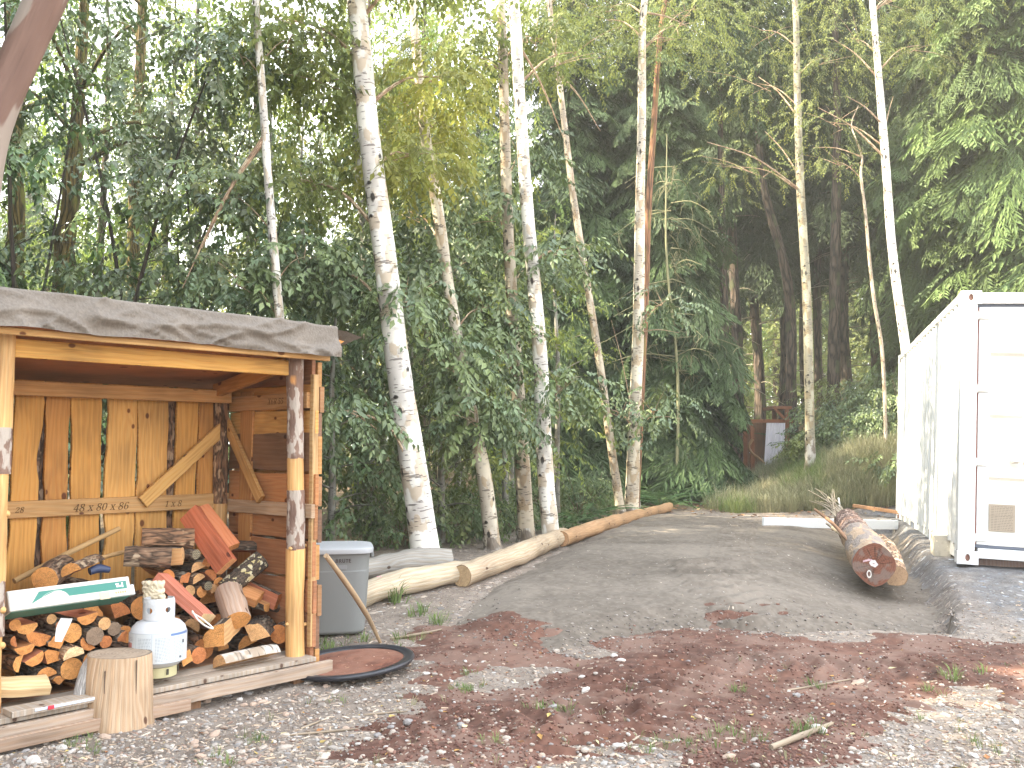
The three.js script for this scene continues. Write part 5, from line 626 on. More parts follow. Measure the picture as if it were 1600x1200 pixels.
pale('birch_tree', 'straight grey-green trunk right of the curtained stall', [[1266, 690], [1260, 450], [1251, 300], [1246, 150], [1242, 0]], 17.6, [14, 14, 13, 11, 9], mB.olive, { root: 1, top: 5, blobs: [[1180, 130, .5, 110, 70, 80, G_MID, G_YEL, .6, true], [1300, 90, .5, 100, 70, 80, G_MID, G_YEL, .65, true], [1150, 260, .3, 90, 50, 50, G_MID, G_YEL, .5, true], ...top(1120, 1340, 4, .6, G_YEL, G_MID, 120, 60, 80)], limbs: [[.335, 1105, 222, -.6, .026], [.35, 1195, 205, .3, .018], [.42, 1185, 120, .6, .018]] });
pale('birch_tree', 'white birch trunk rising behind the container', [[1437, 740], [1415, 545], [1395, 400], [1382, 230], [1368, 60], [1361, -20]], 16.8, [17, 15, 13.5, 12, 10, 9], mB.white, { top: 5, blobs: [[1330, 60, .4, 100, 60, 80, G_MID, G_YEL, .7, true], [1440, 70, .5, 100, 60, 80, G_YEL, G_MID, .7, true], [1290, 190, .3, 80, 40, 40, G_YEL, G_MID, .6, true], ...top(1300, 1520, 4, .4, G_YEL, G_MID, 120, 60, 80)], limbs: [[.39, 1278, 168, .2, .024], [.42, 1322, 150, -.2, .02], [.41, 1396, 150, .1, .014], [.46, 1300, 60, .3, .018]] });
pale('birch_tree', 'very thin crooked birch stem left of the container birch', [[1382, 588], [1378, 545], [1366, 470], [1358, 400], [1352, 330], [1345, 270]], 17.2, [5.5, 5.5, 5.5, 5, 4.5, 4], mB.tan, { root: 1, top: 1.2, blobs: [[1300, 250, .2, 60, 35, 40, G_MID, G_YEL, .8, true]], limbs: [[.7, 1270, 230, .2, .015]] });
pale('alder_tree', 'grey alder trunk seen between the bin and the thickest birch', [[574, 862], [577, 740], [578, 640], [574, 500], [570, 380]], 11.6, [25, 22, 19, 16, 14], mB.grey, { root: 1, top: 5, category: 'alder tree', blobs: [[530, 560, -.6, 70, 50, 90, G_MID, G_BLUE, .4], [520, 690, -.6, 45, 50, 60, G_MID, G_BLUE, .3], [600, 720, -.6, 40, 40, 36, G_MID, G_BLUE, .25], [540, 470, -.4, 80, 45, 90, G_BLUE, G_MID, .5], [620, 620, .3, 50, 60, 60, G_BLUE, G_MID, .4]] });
{ // leaning reddish trunk, top left
  const t = thing('leaning_tree', 'big reddish smooth trunk leaning to the right in the top left corner', 'tree', [0, 0, 0]); const P = [at(-95, 760, 6.2), at(-50, 420, 6.1), at(-16, 205, 6.0), at(28, 98, 6), at(72, 0, 6), at(150, -170, 6), at(235, -420, 6.2), at(280, -800, 6.4)]; const f = P[0].clone(); f.y = H(f.x, f.z) - .1; f.x -= .3; P.unshift(f); t.position.copy(f);
  const mM = std({ map: texture(512, 512, (u, v) => { const n = fbm(u * 8, v * 6, 261, 4, 8, 6), p = sstep(.52, .6, fbm(u * 5, v * 3, 263, 4, 5, 3)); return lerp3(lerp3([.13, .07, .052], [.24, .14, .105], n), [.36, .30, .25], p * .75); }), bumpMap: firBump, bumpScale: .006, roughness: .7 });
  const b = tube(P.map(p => p.clone().sub(f)), [.17, .15, .13, .115, .108, .112, .10, .08, .06], { seg: 20, rings: 70, noise: .10, ns: 1, seed: 66, vScale: 2 }); mesh('trunk', b.side, mM, t);
  for (const [a, e] of [[at(150, -170, 6), at(-60, -420, 5.4)], [at(235, -420, 6.2), at(420, -700, 7)], [at(195, -300, 6.1), at(-200, -760, 6.6)]]) limb(t, a.sub(f), e.sub(f), .06, mM, .1);
  const list = []; for (let k = 0; k < 9; k++) cluster(list, at(rr(-400, 500), rr(-1200, -760), rr(5.4, 8)).sub(f), .9, .6, .9, 60, G_MID, G_BLUE, 1.3); instances(t, 'crown', SPRIG, mLeaf, list);
}
// ---------------------------------------------------------------- understory and wood
function leafyTree(name, label, cat, x, z, h, o = {}) {
  const { n = 320, lo = .15, spread = 1.2, A = G_BLUE, B = G_MID, r = .045, mat = mB.grey, geos = SPRIG, sc = 1, limbs = 16, group, lean = 0 } = o; const y = H(x, z); const t = thing(name, label, cat, [x, y - .05, z], group); const hu = [rr(.82, 1.12), rr(.94, 1.12), rr(.8, 1.2)], tn = () => { const c = tone(A, B); return c.setRGB(c.r * hu[0], c.g * hu[1], c.b * hu[2]); }; const pts = []; const ph = R() * 6; for (let k = 0; k <= 6; k++) pts.push(V(lean * (k / 6) ** 1.5 + .05 * h * .2 * Math.sin(ph + k * 1.3) * k / 6, h * k / 6, .04 * h * .2 * Math.cos(ph + k) * k / 6)); trunkMesh(t, pts, [r * 1.2, r, r * .9, r * .75, r * .6, r * .4, r * .15], mat, { seg: 9, rings: 30 }); const c = new THREE.CatmullRomCurve3(pts), list = [];
  for (let i = 0; i < limbs; i++) { const u = mix(lo, .96, (i + R() * .6) / limbs), p = c.getPoint(u), a = i * 2.4 + R(), L = spread * (1.15 - u * .75) * rr(.7, 1.2), e = p.clone().add(V(Math.sin(a) * L, L * rr(.05, .45), Math.cos(a) * L)); limb(t, p, e, r * .35 * (1.1 - u), mat, .06); for (let k = 0; k < n / limbs; k++) { const w = .25 + .8 * R(), q = p.clone().lerp(e, w); q.add(V(rr(-1, 1), rr(-1, .8), rr(-1, 1)).multiplyScalar(.34 * spread * (.5 + .5 * w))); list.push({ p: q, yaw: a + rr(-1.4, 1.4), pitch: rr(-.1, .9), roll: rr(-.5, .5), s: sc * rr(.6, 1.35), c: tn() }); } }
  instances(t, 'crown', geos, A === G_BLUE ? mShine : mLeaf, list); return t;
}
function conifer(label, group, x, z, h, o = {}) {
  const { r = .16, n = 300, lo = 1.2, len = 2.0, A = G_DUSK, B = G_CED, geos = FRONDL, mat = mFir, lean = 0, name = 'conifer_tree' } = o; const y = H(x, z), t = thing(name, label, 'conifer tree', [x, y - .1, z], group); const pts = [...Array(6)].map((_, k) => V(lean * (k / 5) ** 1.4 + .06 * Math.sin(k * 2 + x), h * k / 5, .06 * Math.cos(k + x))); trunkMesh(t, pts, [r * 1.3, r, r * .85, r * .65, r * .4, r * .08], mat, { seg: 10, rings: 26, noise: .14 });
  const list = [], D = []; for (let i = 0; i < n; i++) { const u = i / n, yy = mix(lo, h * .98, u ** 1.0), a = i * 2.399 + rr(-.3, .3), L = (len * (1 - .82 * yy / h) + .25) * rr(.6, 1.2), xx = lean * (yy / h) ** 1.4; const pitch = rr(.0, .35) + .15 * (1 - u); list.push({ p: V(xx + Math.sin(a) * r * .5, yy, Math.cos(a) * r * .5), yaw: a, pitch, roll: rr(-.25, .25), s: L, c: tone(A, B) }); if (L > 1.1) { const m = .45 + .3 * R(); list.push({ p: V(xx + Math.sin(a) * L * m, yy - L * m * (Math.sin(pitch) + .2 * m), Math.cos(a) * L * m), yaw: a + (i % 2 ? .6 : -.6), pitch: pitch + .35, roll: rr(-.4, .4), s: L * .6, c: tone(A, B) }); } }
  if (o.dead) { for (let i = 0; i < o.dead; i++) { const yy = rr(.6, lo + 3), a = R() * 6.28, L = rr(.5, 1.6), p = V(0, yy, 0); D.push(tube([p, p.clone().add(V(Math.sin(a) * L * .5, .02, Math.cos(a) * L * .5)), p.clone().add(V(Math.sin(a) * L, -.2 * L, Math.cos(a) * L))], [.018, .011, .004], { seg: 4, rings: 5 }).side); } stuff(mesh('dead_limb', mergeGeometries(D), mB.olive, t)); }
  instances(t, 'crown', geos, mNeedle, list); return t;
}
const X = (px, D) => (px - 800) / FOCAL * D; // rough place of an upright thing: its column in the photograph and its distance
// saplings and shrubs between the birches
const gA = 'young leafy alders behind the birches', lA = 'young leafy alder with blue-green leaves among the trees behind the birches';
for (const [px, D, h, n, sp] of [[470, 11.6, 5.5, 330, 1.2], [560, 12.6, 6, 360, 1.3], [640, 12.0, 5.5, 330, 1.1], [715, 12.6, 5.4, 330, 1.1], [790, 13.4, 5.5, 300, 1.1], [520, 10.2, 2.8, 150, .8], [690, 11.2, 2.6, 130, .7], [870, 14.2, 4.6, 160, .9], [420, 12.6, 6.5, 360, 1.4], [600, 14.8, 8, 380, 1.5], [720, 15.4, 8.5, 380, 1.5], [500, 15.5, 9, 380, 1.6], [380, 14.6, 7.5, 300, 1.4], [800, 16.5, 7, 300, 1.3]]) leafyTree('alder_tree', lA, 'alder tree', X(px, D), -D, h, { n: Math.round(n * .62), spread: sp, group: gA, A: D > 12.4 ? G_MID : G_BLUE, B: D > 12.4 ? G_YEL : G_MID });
const gL = 'leafy saplings behind the shed', lL = 'leafy sapling with dull green leaves rising behind the shed roof';
for (const [px, D, h, n] of [[60, 9.6, 3.6, 170], [160, 10.2, 3.4, 170], [270, 9.6, 3.3, 190], [350, 9.8, 3.8, 190], [-60, 9.4, 4.4, 170], [210, 12.5, 6, 170], [20, 12.5, 7, 170], [310, 13, 6.5, 170], [40, 8.7, 6.6, 240], [235, 9.4, 6.2, 230], [140, 9.0, 5.4, 150]]) leafyTree('sapling', lL, 'sapling', X(px, D), -D, h, { n: Math.round(n * .75), spread: 1.1, r: .026, lean: (h > 5 ? 1.6 : .8) * rr(-1, 1), mat: mFir, group: gL, A: G_BLUE, B: G_MID });
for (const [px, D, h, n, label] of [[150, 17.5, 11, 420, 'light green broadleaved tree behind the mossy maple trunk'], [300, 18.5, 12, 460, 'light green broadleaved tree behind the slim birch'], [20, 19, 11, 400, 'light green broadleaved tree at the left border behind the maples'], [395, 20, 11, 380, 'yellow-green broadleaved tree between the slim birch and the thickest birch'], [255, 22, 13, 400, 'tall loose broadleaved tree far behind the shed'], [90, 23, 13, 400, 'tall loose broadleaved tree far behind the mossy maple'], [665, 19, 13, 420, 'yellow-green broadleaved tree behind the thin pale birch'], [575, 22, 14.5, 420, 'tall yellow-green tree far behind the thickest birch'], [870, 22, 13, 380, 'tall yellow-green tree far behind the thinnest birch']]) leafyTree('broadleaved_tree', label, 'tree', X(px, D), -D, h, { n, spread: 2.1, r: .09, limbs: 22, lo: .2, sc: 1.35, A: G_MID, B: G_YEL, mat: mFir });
// mossy maples and dark trunks on the left
for (const [pts, d, w, label] of [[[[92, 560], [100, 420], [108, 330], [116, 240], [122, 160], [128, 60]], 13.2, [34, 30, 30, 24, 20, 16], 'mossy brown maple trunk left of centre above the shed'], [[[20, 560], [24, 400], [26, 300], [22, 160], [18, 20]], 14.5, [30, 26, 24, 22, 20], 'mossy maple trunk at the left border above the shed'], [[[206, 560], [208, 420], [211, 300], [216, 180], [222, 20]], 17, [22, 20, 18, 16, 14], 'dark straight trunk between the mossy maple and the slim birch']]) {
  const P = pts.map(([x, y]) => at(x, y, d)), f = P[0].clone(); f.y = H(f.x, f.z) - .1; P.unshift(f); const dir = V(.05, 1, 0); for (let k = 1; k < 4; k++) P.push(P[pts.length].clone().addScaledVector(dir, k * 2)); const t = thing('maple_tree', label, 'maple tree', f); const k = d / FOCAL / 2; trunkMesh(t, P.map(p => p.clone().sub(f)), [w[0] * k * 1.2, ...w.map(q => q * k), w[w.length - 1] * k * .8, w[w.length - 1] * k * .6, w[w.length - 1] * k * .3], mMossy, { noise: .3, ns: 2.2, seed: Math.round(w[0]), rings: 60 }); const list = [];
  const c = new THREE.CatmullRomCurve3(P.map(p => p.clone().sub(f))); for (let i = 0; i < 11; i++) { const u = rr(.35, .95), a = i * 2.4, p = c.getPoint(u), L = rr(1.2, 2.6), e = p.clone().add(V(Math.sin(a) * L, rr(.2, 1.1), Math.cos(a) * L)); limb(t, p, e, .05 * (1.2 - u), mMossy, .15); for (let z = 0; z < 3; z++) limb(t, p.clone().lerp(e, rr(.4, .9)), e.clone().add(V(rr(-1, 1), rr(-.6, .6), rr(-1, 1))), .010, mB.grey, .05, 'twig'); cluster(list, e, .95, .6, .95, 46, G_BLUE, G_MID, 1.25); } instances(t, 'crown', SPRIG, mShine, list);
}
// dark leaning trunks on the right
for (const [pts, d, w, label] of [[[[1236, 600], [1234, 470], [1222, 400], [1205, 340], [1190, 270]], 23, [18, 16, 15, 14, 11], 'dark trunk leaning left behind the grey-green trunk'], [[[1302, 640], [1304, 470], [1306, 340], [1308, 200]], 22, [22, 18, 15, 12], 'straight dark trunk between the stall and the thin crooked birch'], [[[1278, 560], [1276, 440], [1280, 380], [1284, 300]], 26, [12, 11, 10, 8], 'thin dark trunk just left of the straight dark one'], [[[1375, 640], [1372, 520], [1370, 420], [1372, 250]], 25, [26, 24, 22, 18], 'broad dark trunk behind the thin crooked birch'], [[[1548, 460], [1550, 330], [1551, 200], [1552, 60]], 19, [20, 18, 16, 13], 'grey-brown cedar trunk above the container'], [[[1582, 460], [1583, 400], [1584, 300], [1586, 150]], 24, [24, 22, 20, 16], 'dark trunk at the right border above the container'], [[[1130, 620], [1132, 480], [1128, 360], [1126, 240]], 21, [14, 13, 12, 10], 'dark trunk behind the drooping boughs left of the stall']]) { const P = pts.map(([x, y]) => at(x, y, d)), f = P[0].clone(); f.y = H(f.x, f.z) - .1; P.unshift(f); const e = P[P.length - 1]; for (let k = 1; k < 4; k++) P.push(e.clone().add(V((e.x - P[P.length - 2].x) * .3, k * 2.2, 0))); const t = thing('dark_tree', label, 'tree', f), k = d / FOCAL / 2; trunkMesh(t, P.map(p => p.clone().sub(f)), [w[0] * k * 1.25, ...w.map(q => q * k), w[w.length - 1] * k * .8, w[w.length - 1] * k * .6, w[w.length - 1] * k * .3], mFir, { noise: .16, rings: 50, seed: Math.round(d) }); const list = []; const n = P.length; for (let i = 0; i < 60; i++) { const y = rr(8.5, 14), a = R() * 6.28, b = P[n - 4].clone().sub(f); list.push({ p: V(b.x * Math.min(1, y / b.y), y, b.z * Math.min(1, y / b.y)), yaw: a, pitch: rr(.1, .5), roll: rr(-.3, .3), s: rr(.9, 2), c: tone(G_DUSK, G_CED) }); } instances(t, 'crown', FRONDL, mNeedle, list); }
// cedars with low boughs: by the stall, and above the container
for (const [px, D, h, n, len, lo, label] of [[1040, 19.5, 13, 380, 1.7, .5, 'dense cedar with boughs down to the ground left of the stall'], [985, 21.5, 13, 300, 1.8, 1.2, 'dark cedar behind the straight pale birch'], [1150, 25, 15, 200, 2.0, 7.5, 'tall cedar close behind the stall'], [1530, 20.5, 17, 330, 2.5, 2.6, 'bright green cedar above the middle of the container'], [1615, 18.5, 17, 330, 2.5, 3.0, 'bright green cedar above the right end of the container'], [1470, 24, 17, 300, 2.3, 4.5, 'cedar behind the white birch by the container'], [895, 20, 13, 300, 2.0, 1.4, 'dark cedar behind the leaning grey birch']]) conifer(label, undefined, X(px, D), -D, h, { n, len, lo, geos: FROND, A: px > 1400 ? G_CED : G_DUSK, B: px > 1400 ? [.14, .20, .055] : G_CED, r: .15, name: 'cedar_tree', dead: px < 1200 ? 22 : 6 });
for (const [px, D, h, label] of [[1185, 26, 11, 'dark conifer crown above the curtained stall'], [1325, 25, 12, 'dark conifer between the grey-green trunk and the container birch'], [1262, 29, 12, 'dark conifer behind the grey-green trunk'], [1395, 28, 11, 'dark conifer behind the container birch'], [1090, 28, 12, 'dark conifer behind the lichen-hung dead sapling']]) conifer(label, undefined, X(px, D), -D, h, { n: 250, len: 2.2, lo: 5.2, r: .15, dead: 34, A: G_DUSK, B: G_DUSK });
{ // mossy dead twigs hanging about the red-barked tree
  const t = thing('dead_sapling', 'dead sapling hung with pale yellow-green lichen twigs right of the straight pale birch', 'dead tree', onG(1075, 790)); t.position.z -= 1.2; t.position.y = H(t.position.x, t.position.z); const m = std({ color: rgb(.23, .22, .12), roughness: 1 }); const pts = [V(0, 0, 0), V(.05, 2.4, 0), V(-.15, 4.6, .1), V(-.1, 7, 0)]; trunkMesh(t, pts, [.035, .03, .022, .008], m, { seg: 7 }); const G = []; for (let i = 0; i < 46; i++) { const y = rr(2.4, 6.4), a = rr(0, 6.28), L = rr(.5, 1.35), p = V(.05 * Math.sin(y), y, 0), e = p.clone().add(V(Math.sin(a) * L, rr(-.5, .1), Math.cos(a) * L)); G.push(tube([p, p.clone().lerp(e, .5).add(V(0, .12, 0)), e], [.012, .008, .004], { seg: 4, rings: 6 }).side); for (let k = 0; k < 7; k++) { const b = p.clone().lerp(e, rr(.2, 1)), c = b.clone().add(V(rr(-.2, .2), rr(-.45, .05), rr(-.2, .2))); G.push(tube([b, b.clone().lerp(c, .5).add(V(rr(-.05, .05), .03, rr(-.05, .05))), c], [.006, .005, .002], { seg: 3, rings: 4 }).side); } } mesh('twig', mergeGeometries(G), m, t);
}
// the wood beyond: conifers, each a copy of one of three
{
  const g = 'conifers in the wood behind the clearing', l = 'dark conifer standing in the wood beyond the birches';
  const Q = [conifer(l, g, X(760, 24), -24, 10.5, { n: 200, len: 1.9, lo: 5.0, r: .15, dead: 30 }), conifer(l, g, X(620, 26), -26, 12, { n: 210, len: 2.1, lo: 5.4, r: .18, dead: 34 }), conifer(l, g, X(880, 27), -27, 9.5, { n: 200, len: 1.7, lo: 3.2, r: .12, dead: 20 })];
  const q = rng(77); const spots = []; for (let D = 25; D < 40; D += 4.2) for (let px = -150; px < 1760; px += 1500 / D * 2.7) { if (q() < .25) continue; spots.push([px + (q() - .5) * 1500 / D * 1.9, D + (q() - .5) * 2.4]); }
  for (const [px, D] of spots) { if (px < 430 && q() < .68) continue; if (px > 430 && px < 900 && q() < .7) continue; if (px > 1050 && px < 1440 && q() < .5) continue; const x = X(px, D); if (x > 4 && D < 19) continue; const c = copy(Q[Math.floor(q() * 3)]); c.position.set(x, H(x, -D) - .1, -D); c.rotation.y = q() * 6.28; const s = .8 + .35 * q(); c.scale.set(s, s * (.85 + .3 * q()), s); }
}
{ // sunlit broadleaved trees far behind
  const g = 'sunlit broadleaved trees far behind the wood', l = 'yellow-green broadleaved tree far behind the conifers';
  const Q = [leafyTree('broadleaved_tree', l, 'tree', X(1000, 46), -46, 15, { n: 520, spread: 4, r: .16, A: G_YEL, B: G_MID, geos: SPRIGL, sc: 1.6, limbs: 22, lo: .06, group: g, mat: mFir }), leafyTree('broadleaved_tree', l, 'tree', X(1300, 48), -48, 13, { n: 480, spread: 3.8, r: .14, A: G_YEL, B: G_MID, geos: SPRIGL, sc: 1.6, limbs: 20, lo: .04, group: g, mat: mFir })];
  const q = rng(91); for (const D of [42, 47, 58]) for (let px = -200; px < 1850; px += 1500 / D * (D < 50 ? 4.6 : 8)) { if (q() < .2 || (px < 460 && q() < .6)) continue; const P = px + (q() - .5) * 120, x = X(P, D), c = copy(Q[Math.floor(q() * 2)]); c.position.set(x, h0(x, -D) - .1, -D - q() * 3); c.rotation.y = q() * 6.28; c.scale.setScalar(D < 50 ? .4 + .25 * q() : .8 + .4 * q()); }
}
{ // young broadleaved trees in the light behind the dark trunks on the right
  const g = 'sunlit young trees deep in the wood', l = 'young yellow-green tree in the light deep in the wood behind the pale trunks'; const P = leafyTree('young_tree', l, 'tree', X(1100, 33), -33, 7.5, { n: 420, spread: 2.0, r: .06, A: G_YEL, B: G_MID, geos: SPRIGL, sc: .62, limbs: 20, lo: .03, group: g, mat: mFir }); const q = rng(97);
  for (const [px, D] of [[1060, 35], [1145, 36], [1190, 32.5], [1240, 36], [1285, 33], [1330, 36], [1375, 32.5], [1420, 35.5], [1010, 33], [940, 36], [870, 34], [1215, 39], [1310, 39.5], [1400, 39], [1110, 39], [1460, 33], [420, 27], [520, 25], [600, 28], [680, 24.5], [760, 28], [840, 26], [560, 33], [700, 34], [300, 30], [180, 28], [60, 31], [470, 36], [820, 38], [640, 39], [1520, 34], [1580, 37]]) { const c = copy(P), x = X(px, D); c.position.set(x, H(x, -D) - .1, -D); c.rotation.y = q() * 6.28; c.scale.setScalar(.7 + .45 * q()); }
}
{ // trees to the left of the picture whose shade lies over the clearing
  const g = 'trees left of the picture', l = 'tree standing left of the picture that shades the clearing'; const q = rng(55); const Q = [conifer(l, g, -8.4, -9.5, 9, { n: 460, len: 2.9, lo: 1.5, r: .18 }), leafyTree('shade_tree', l, 'tree', -8.2, -7.2, 7, { n: 620, spread: 2.6, r: .12, limbs: 24, lo: .18, sc: 1.9, group: g })];
  for (const [x, z, k] of [[-9.9, -2.6, 1], [-10.2, -5.6, 1], [-10.5, -7, 0], [-9, -12.8, 0], [-12, -10.5, 0], [-7.6, -4.2, 1], [-11, -3.4, 0], [-14, -6, 0], [-15, -12, 0], [-10.2, -1.2, 1], [-13, 0, 0], [-10.4, -10, 1], [-12.6, -14.6, 0], [-16, -9, 0], [-17, -3, 0], [-8.2, 2.0, 1], [-11, 3.4, 0], [-9.4, 5.2, 1], [-14, 6, 0], [-7.2, 4.6, 1], [-7.4, -1.4, 0], [-9, .8, 0], [-7.6, 3.2, 0], [-10, -1.6, 0], [-8.6, .8, 1], [-8, 7, 0], [-8.0, 2.6, 1]]) { const c = copy(Q[k]); c.position.set(x, H(x, z) - .1, z); c.rotation.y = q() * 6.28; c.scale.setScalar((.95 + .25 * q()) * (z > -8 ? 1.35 : 1.0)); }
  for (const [x, z, s] of [[-9.6, -7.5, 1.45], [-10.8, -8.3, 1.55], [-8.8, -6.4, 1.35], [-11.6, -7.2, 1.55]]) { const c = copy(Q[0]); c.position.set(x, H(x, z) - .1, z); c.rotation.y = q() * 6.28; c.scale.setScalar(s); }  // extra unseen conifers, put here to block sun from pad and gravel
}
// ---------------------------------------------------------------- low plants
{ // salal and brambles on the bank right of the stall
  const g = 'shrubs on the bank behind the container', l = 'rounded green shrub on the bank behind the container';
  for (const [px, py, d, w, h, n, A, B] of [[1300, 655, 19.6, 60, 36, 150, G_BLUE, G_MID], [1360, 640, 19, 55, 40, 170, G_MID, G_BLUE], [1268, 690, 19.5, 40, 28, 80, G_MID, G_YEL], [1340, 672, 18.6, 55, 26, 110, G_MID, G_BLUE], [1395, 660, 18, 45, 40, 130, G_MID, G_BLUE], [1420, 610, 18.4, 50, 40, 110, G_BLUE, G_MID], [1392, 742, 16.2, 30, 28, 50, G_BLUE, G_MID], [1305, 615, 21, 50, 30, 90, G_MID, G_YEL], [1450, 640, 18.5, 60, 50, 120, G_BLUE, G_MID], [1375, 605, 20, 60, 32, 110, G_MID, G_BLUE]]) { const c = at(px, py, d), y = H(c.x, c.z), t = thing('shrub', l, 'shrub', [c.x, y, c.z], g), list = [], s = d / FOCAL, hh = Math.max(.3, c.y - y); const m = std({ color: rgb(.10, .07, .045) }); for (let k = 0; k < 7; k++) limb(t, V(0, 0, 0), V(rr(-1, 1) * w * s, hh + rr(-.5, .7) * h * s, rr(-.5, .5)), .014, m, .1, 'stem'); cluster(list, V(0, hh, 0), w * s, h * s, .7, n, A, B, .95); cluster(list, V(0, hh * .55, 0), w * s * .85, hh * .4, .6, n * .5 | 0, A, B, .95); instances(t, 'leaves', SPRIG, mShine, list); }
  const g2 = 'dim shrubs under the birches', l2 = 'dim low shrub growing under the birches left of the pad';
  for (const [px, py, n] of [[620, 862, 70], [720, 852, 90], [800, 838, 70], [910, 812, 90], [690, 832, 90], [760, 812, 90], [850, 806, 80], [560, 846, 60], [940, 792, 70], [640, 812, 80]]) { const c = onG(px, py), t = thing('shrub', l2, 'shrub', [c.x, H(c.x, c.z), c.z - .5], g2), list = []; const m = std({ color: rgb(.12, .08, .05) }); for (let k = 0; k < 8; k++) limb(t, V(0, 0, 0), V(rr(-.5, .5), rr(.3, .8), rr(-.5, .3)), .007, m, .1, 'stem'); cluster(list, V(0, .36, 0), .55, .32, .5, n, G_BLUE, G_MID, .8); instances(t, 'leaves', SPRIG, mLeaf, list); }
}
{ // sword ferns
  const fg = frond(401, 22, 0, .9, .17); const proto = thing('sword_fern', 'arching green sword fern at the edge of the wood', 'fern', [0, 0, 0], 'sword ferns at the edge of the wood'); for (let k = 0; k < 13; k++) { const m = mesh('frond', fg, k % 3 ? std({ color: rgb(.055, .11, .032), side: THREE.DoubleSide, roughness: .8 }) : std({ color: rgb(.075, .125, .04), side: THREE.DoubleSide, roughness: .8 }), proto); m.rotation.order = 'YXZ'; m.rotation.set(-.95 + rr(-.2, .3), k * 2.4, 0); m.scale.setScalar(rr(.6, .95)); }
  [[1035, 792, 1], [1010, 785, .9], [905, 818, .85], [940, 802, .8], [880, 828, .7], [1060, 782, .8], [1100, 770, .9], [1240, 700, 1.2], [1285, 705, 1.2], [925, 780, 1], [1140, 760, .9], [845, 800, .9]].forEach(([px, py, s], i) => { const c = i ? copy(proto) : proto, p = onG(px, py); c.position.set(p.x, H(p.x, p.z) - .02, p.z); c.rotation.y = i * 1.7; c.scale.setScalar(s); });
}
{ // grass on the bank, tufts in the clearing
  const q = rng(411); const tuft = (n, h, sp, w, curl) => { const P = []; for (let k = 0; k < n; k++) { const a = q() * 6.28, L = h * (.5 + .7 * q()), b = V(Math.cos(a) * sp * q(), 0, Math.sin(a) * sp * q()), d = V(Math.cos(a), 0, Math.sin(a)), s = V(-d.z, 0, d.x).multiplyScalar(w), m = b.clone().addScaledVector(d, L * .25 * curl).add(V(0, L * .6, 0)), t = b.clone().addScaledVector(d, L * .7 * curl).add(V(0, L * (.95 - .2 * curl), 0)); for (const v of [b.clone().sub(s), b.clone().add(s), m.clone().add(s.clone().multiplyScalar(.7)), b.clone().sub(s), m.clone().add(s.clone().multiplyScalar(.7)), m.clone().sub(s.clone().multiplyScalar(.7)), m.clone().sub(s.clone().multiplyScalar(.7)), m.clone().add(s.clone().multiplyScalar(.7)), t]) P.push(v.x, v.y, v.z); } return geoOf(P); };
  const T1 = tuft(22, .32, .12, .0035, .7), T2 = tuft(16, .46, .14, .003, .5), T3 = tuft(9, .075, .035, .0022, .9);
  const mGr = leafMat(.92, .25); const list = []; for (let k = 0; k < 9000; k++) { const px = rr(1060, 1460), py = rr(690, 812); const lim = 812 - Math.max(0, px - 1230) * .0; const p = onGround(px, py, h0); if (py > lim) continue; const D = -p.z; if (D > 26 || D < 15.6 || padMask(p.x, p.z) > -.15) continue; const straw = fbm(p.x * .9, p.z * .9, 421, 3); const den = sstep(1090, 1200, px) * (1 - .8 * sstep(730, 700, py) * (px < 1240 ? 1 : 0)); if (q() > den) continue; list.push({ p: p.setY(H(p.x, p.z) - .01), yaw: R() * 6.28, pitch: rr(-.2, .2), roll: rr(-.2, .2), s: rr(.6, 1.15), c: straw > .47 || px > 1290 ? tone([.38, .345, .22], [.22, .24, .12]) : tone([.13, .20, .06], [.24, .26, .10]) }); }
  const g = new THREE.Group(); g.name = 'grass'; scene.add(g); stuff(g); g.userData.label = 'dry and green grass covering the bank beyond the pad'; g.userData.category = 'grass'; instances(g, 'grass_blades', [T1, T2], mGr, list);
  const l2 = []; const put = (px, py, n, sp, s, A, B) => { const c = onG(px, py); for (let k = 0; k < n; k++) { const x = c.x + rr(-sp, sp), z = c.z + rr(-sp, sp); l2.push({ p: V(x, redTop(x, z) - .002, z), yaw: R() * 6.28, pitch: rr(-.3, .3), roll: rr(-.3, .3), s: s * rr(.45, .9), c: tone(A, B) }); } };
  for (const [px, py, n, sp, s] of [[728, 1078, 16, .09, .9], [712, 1085, 6, .12, .8], [735, 1052, 6, .07, .9], [1060, 1172, 22, .18, .9], [1155, 1158, 14, .12, 1], [1235, 1155, 5, .06, 1.4], [1266, 1148, 6, .05, 1.6], [1482, 1065, 5, .04, 2.2], [1460, 1083, 5, .05, 1.4], [1530, 1057, 4, .04, 1.4], [880, 1120, 5, .05, 1.3], [835, 1115, 5, .06, 1.2], [120, 1165, 12, .10, 1.0], [350, 1190, 8, .08, 1], [690, 975, 6, .06, 2.2], [650, 960, 6, .08, 2.2], [620, 940, 5, .05, 3.8], [560, 1000, 8, .10, 1.4], [640, 1000, 8, .10, 1.3], [520, 1015, 8, .08, 1.6], [600, 1020, 6, .1, 1], [1145, 1085, 5, .06, 1], [1270, 1080, 4, .05, 1.4], [1560, 1170, 8, .1, 1], [770, 1165, 5, .05, 1], [530, 1095, 4, .05, .9], [405, 1160, 5, .06, .9], [500, 1010, 8, .06, 1.6]]) put(px, py, n, sp, s, [.12, .20, .05], [.20, .24, .09]);
  for (let k = 0; k < 60; k++) put(rr(0, 1600), rr(1040, 1200), 1, .05, 1, [.14, .19, .06], [.30, .27, .15]);
  const g2 = new THREE.Group(); g2.name = 'grass'; g2.name = numbered('weeds'); scene.add(g2); stuff(g2); g2.userData.label = 'small green sprouts scattered over the stony ground'; g2.userData.category = 'weeds'; instances(g2, 'sprouts', [T3], leafMat(.9, .25), l2);
}
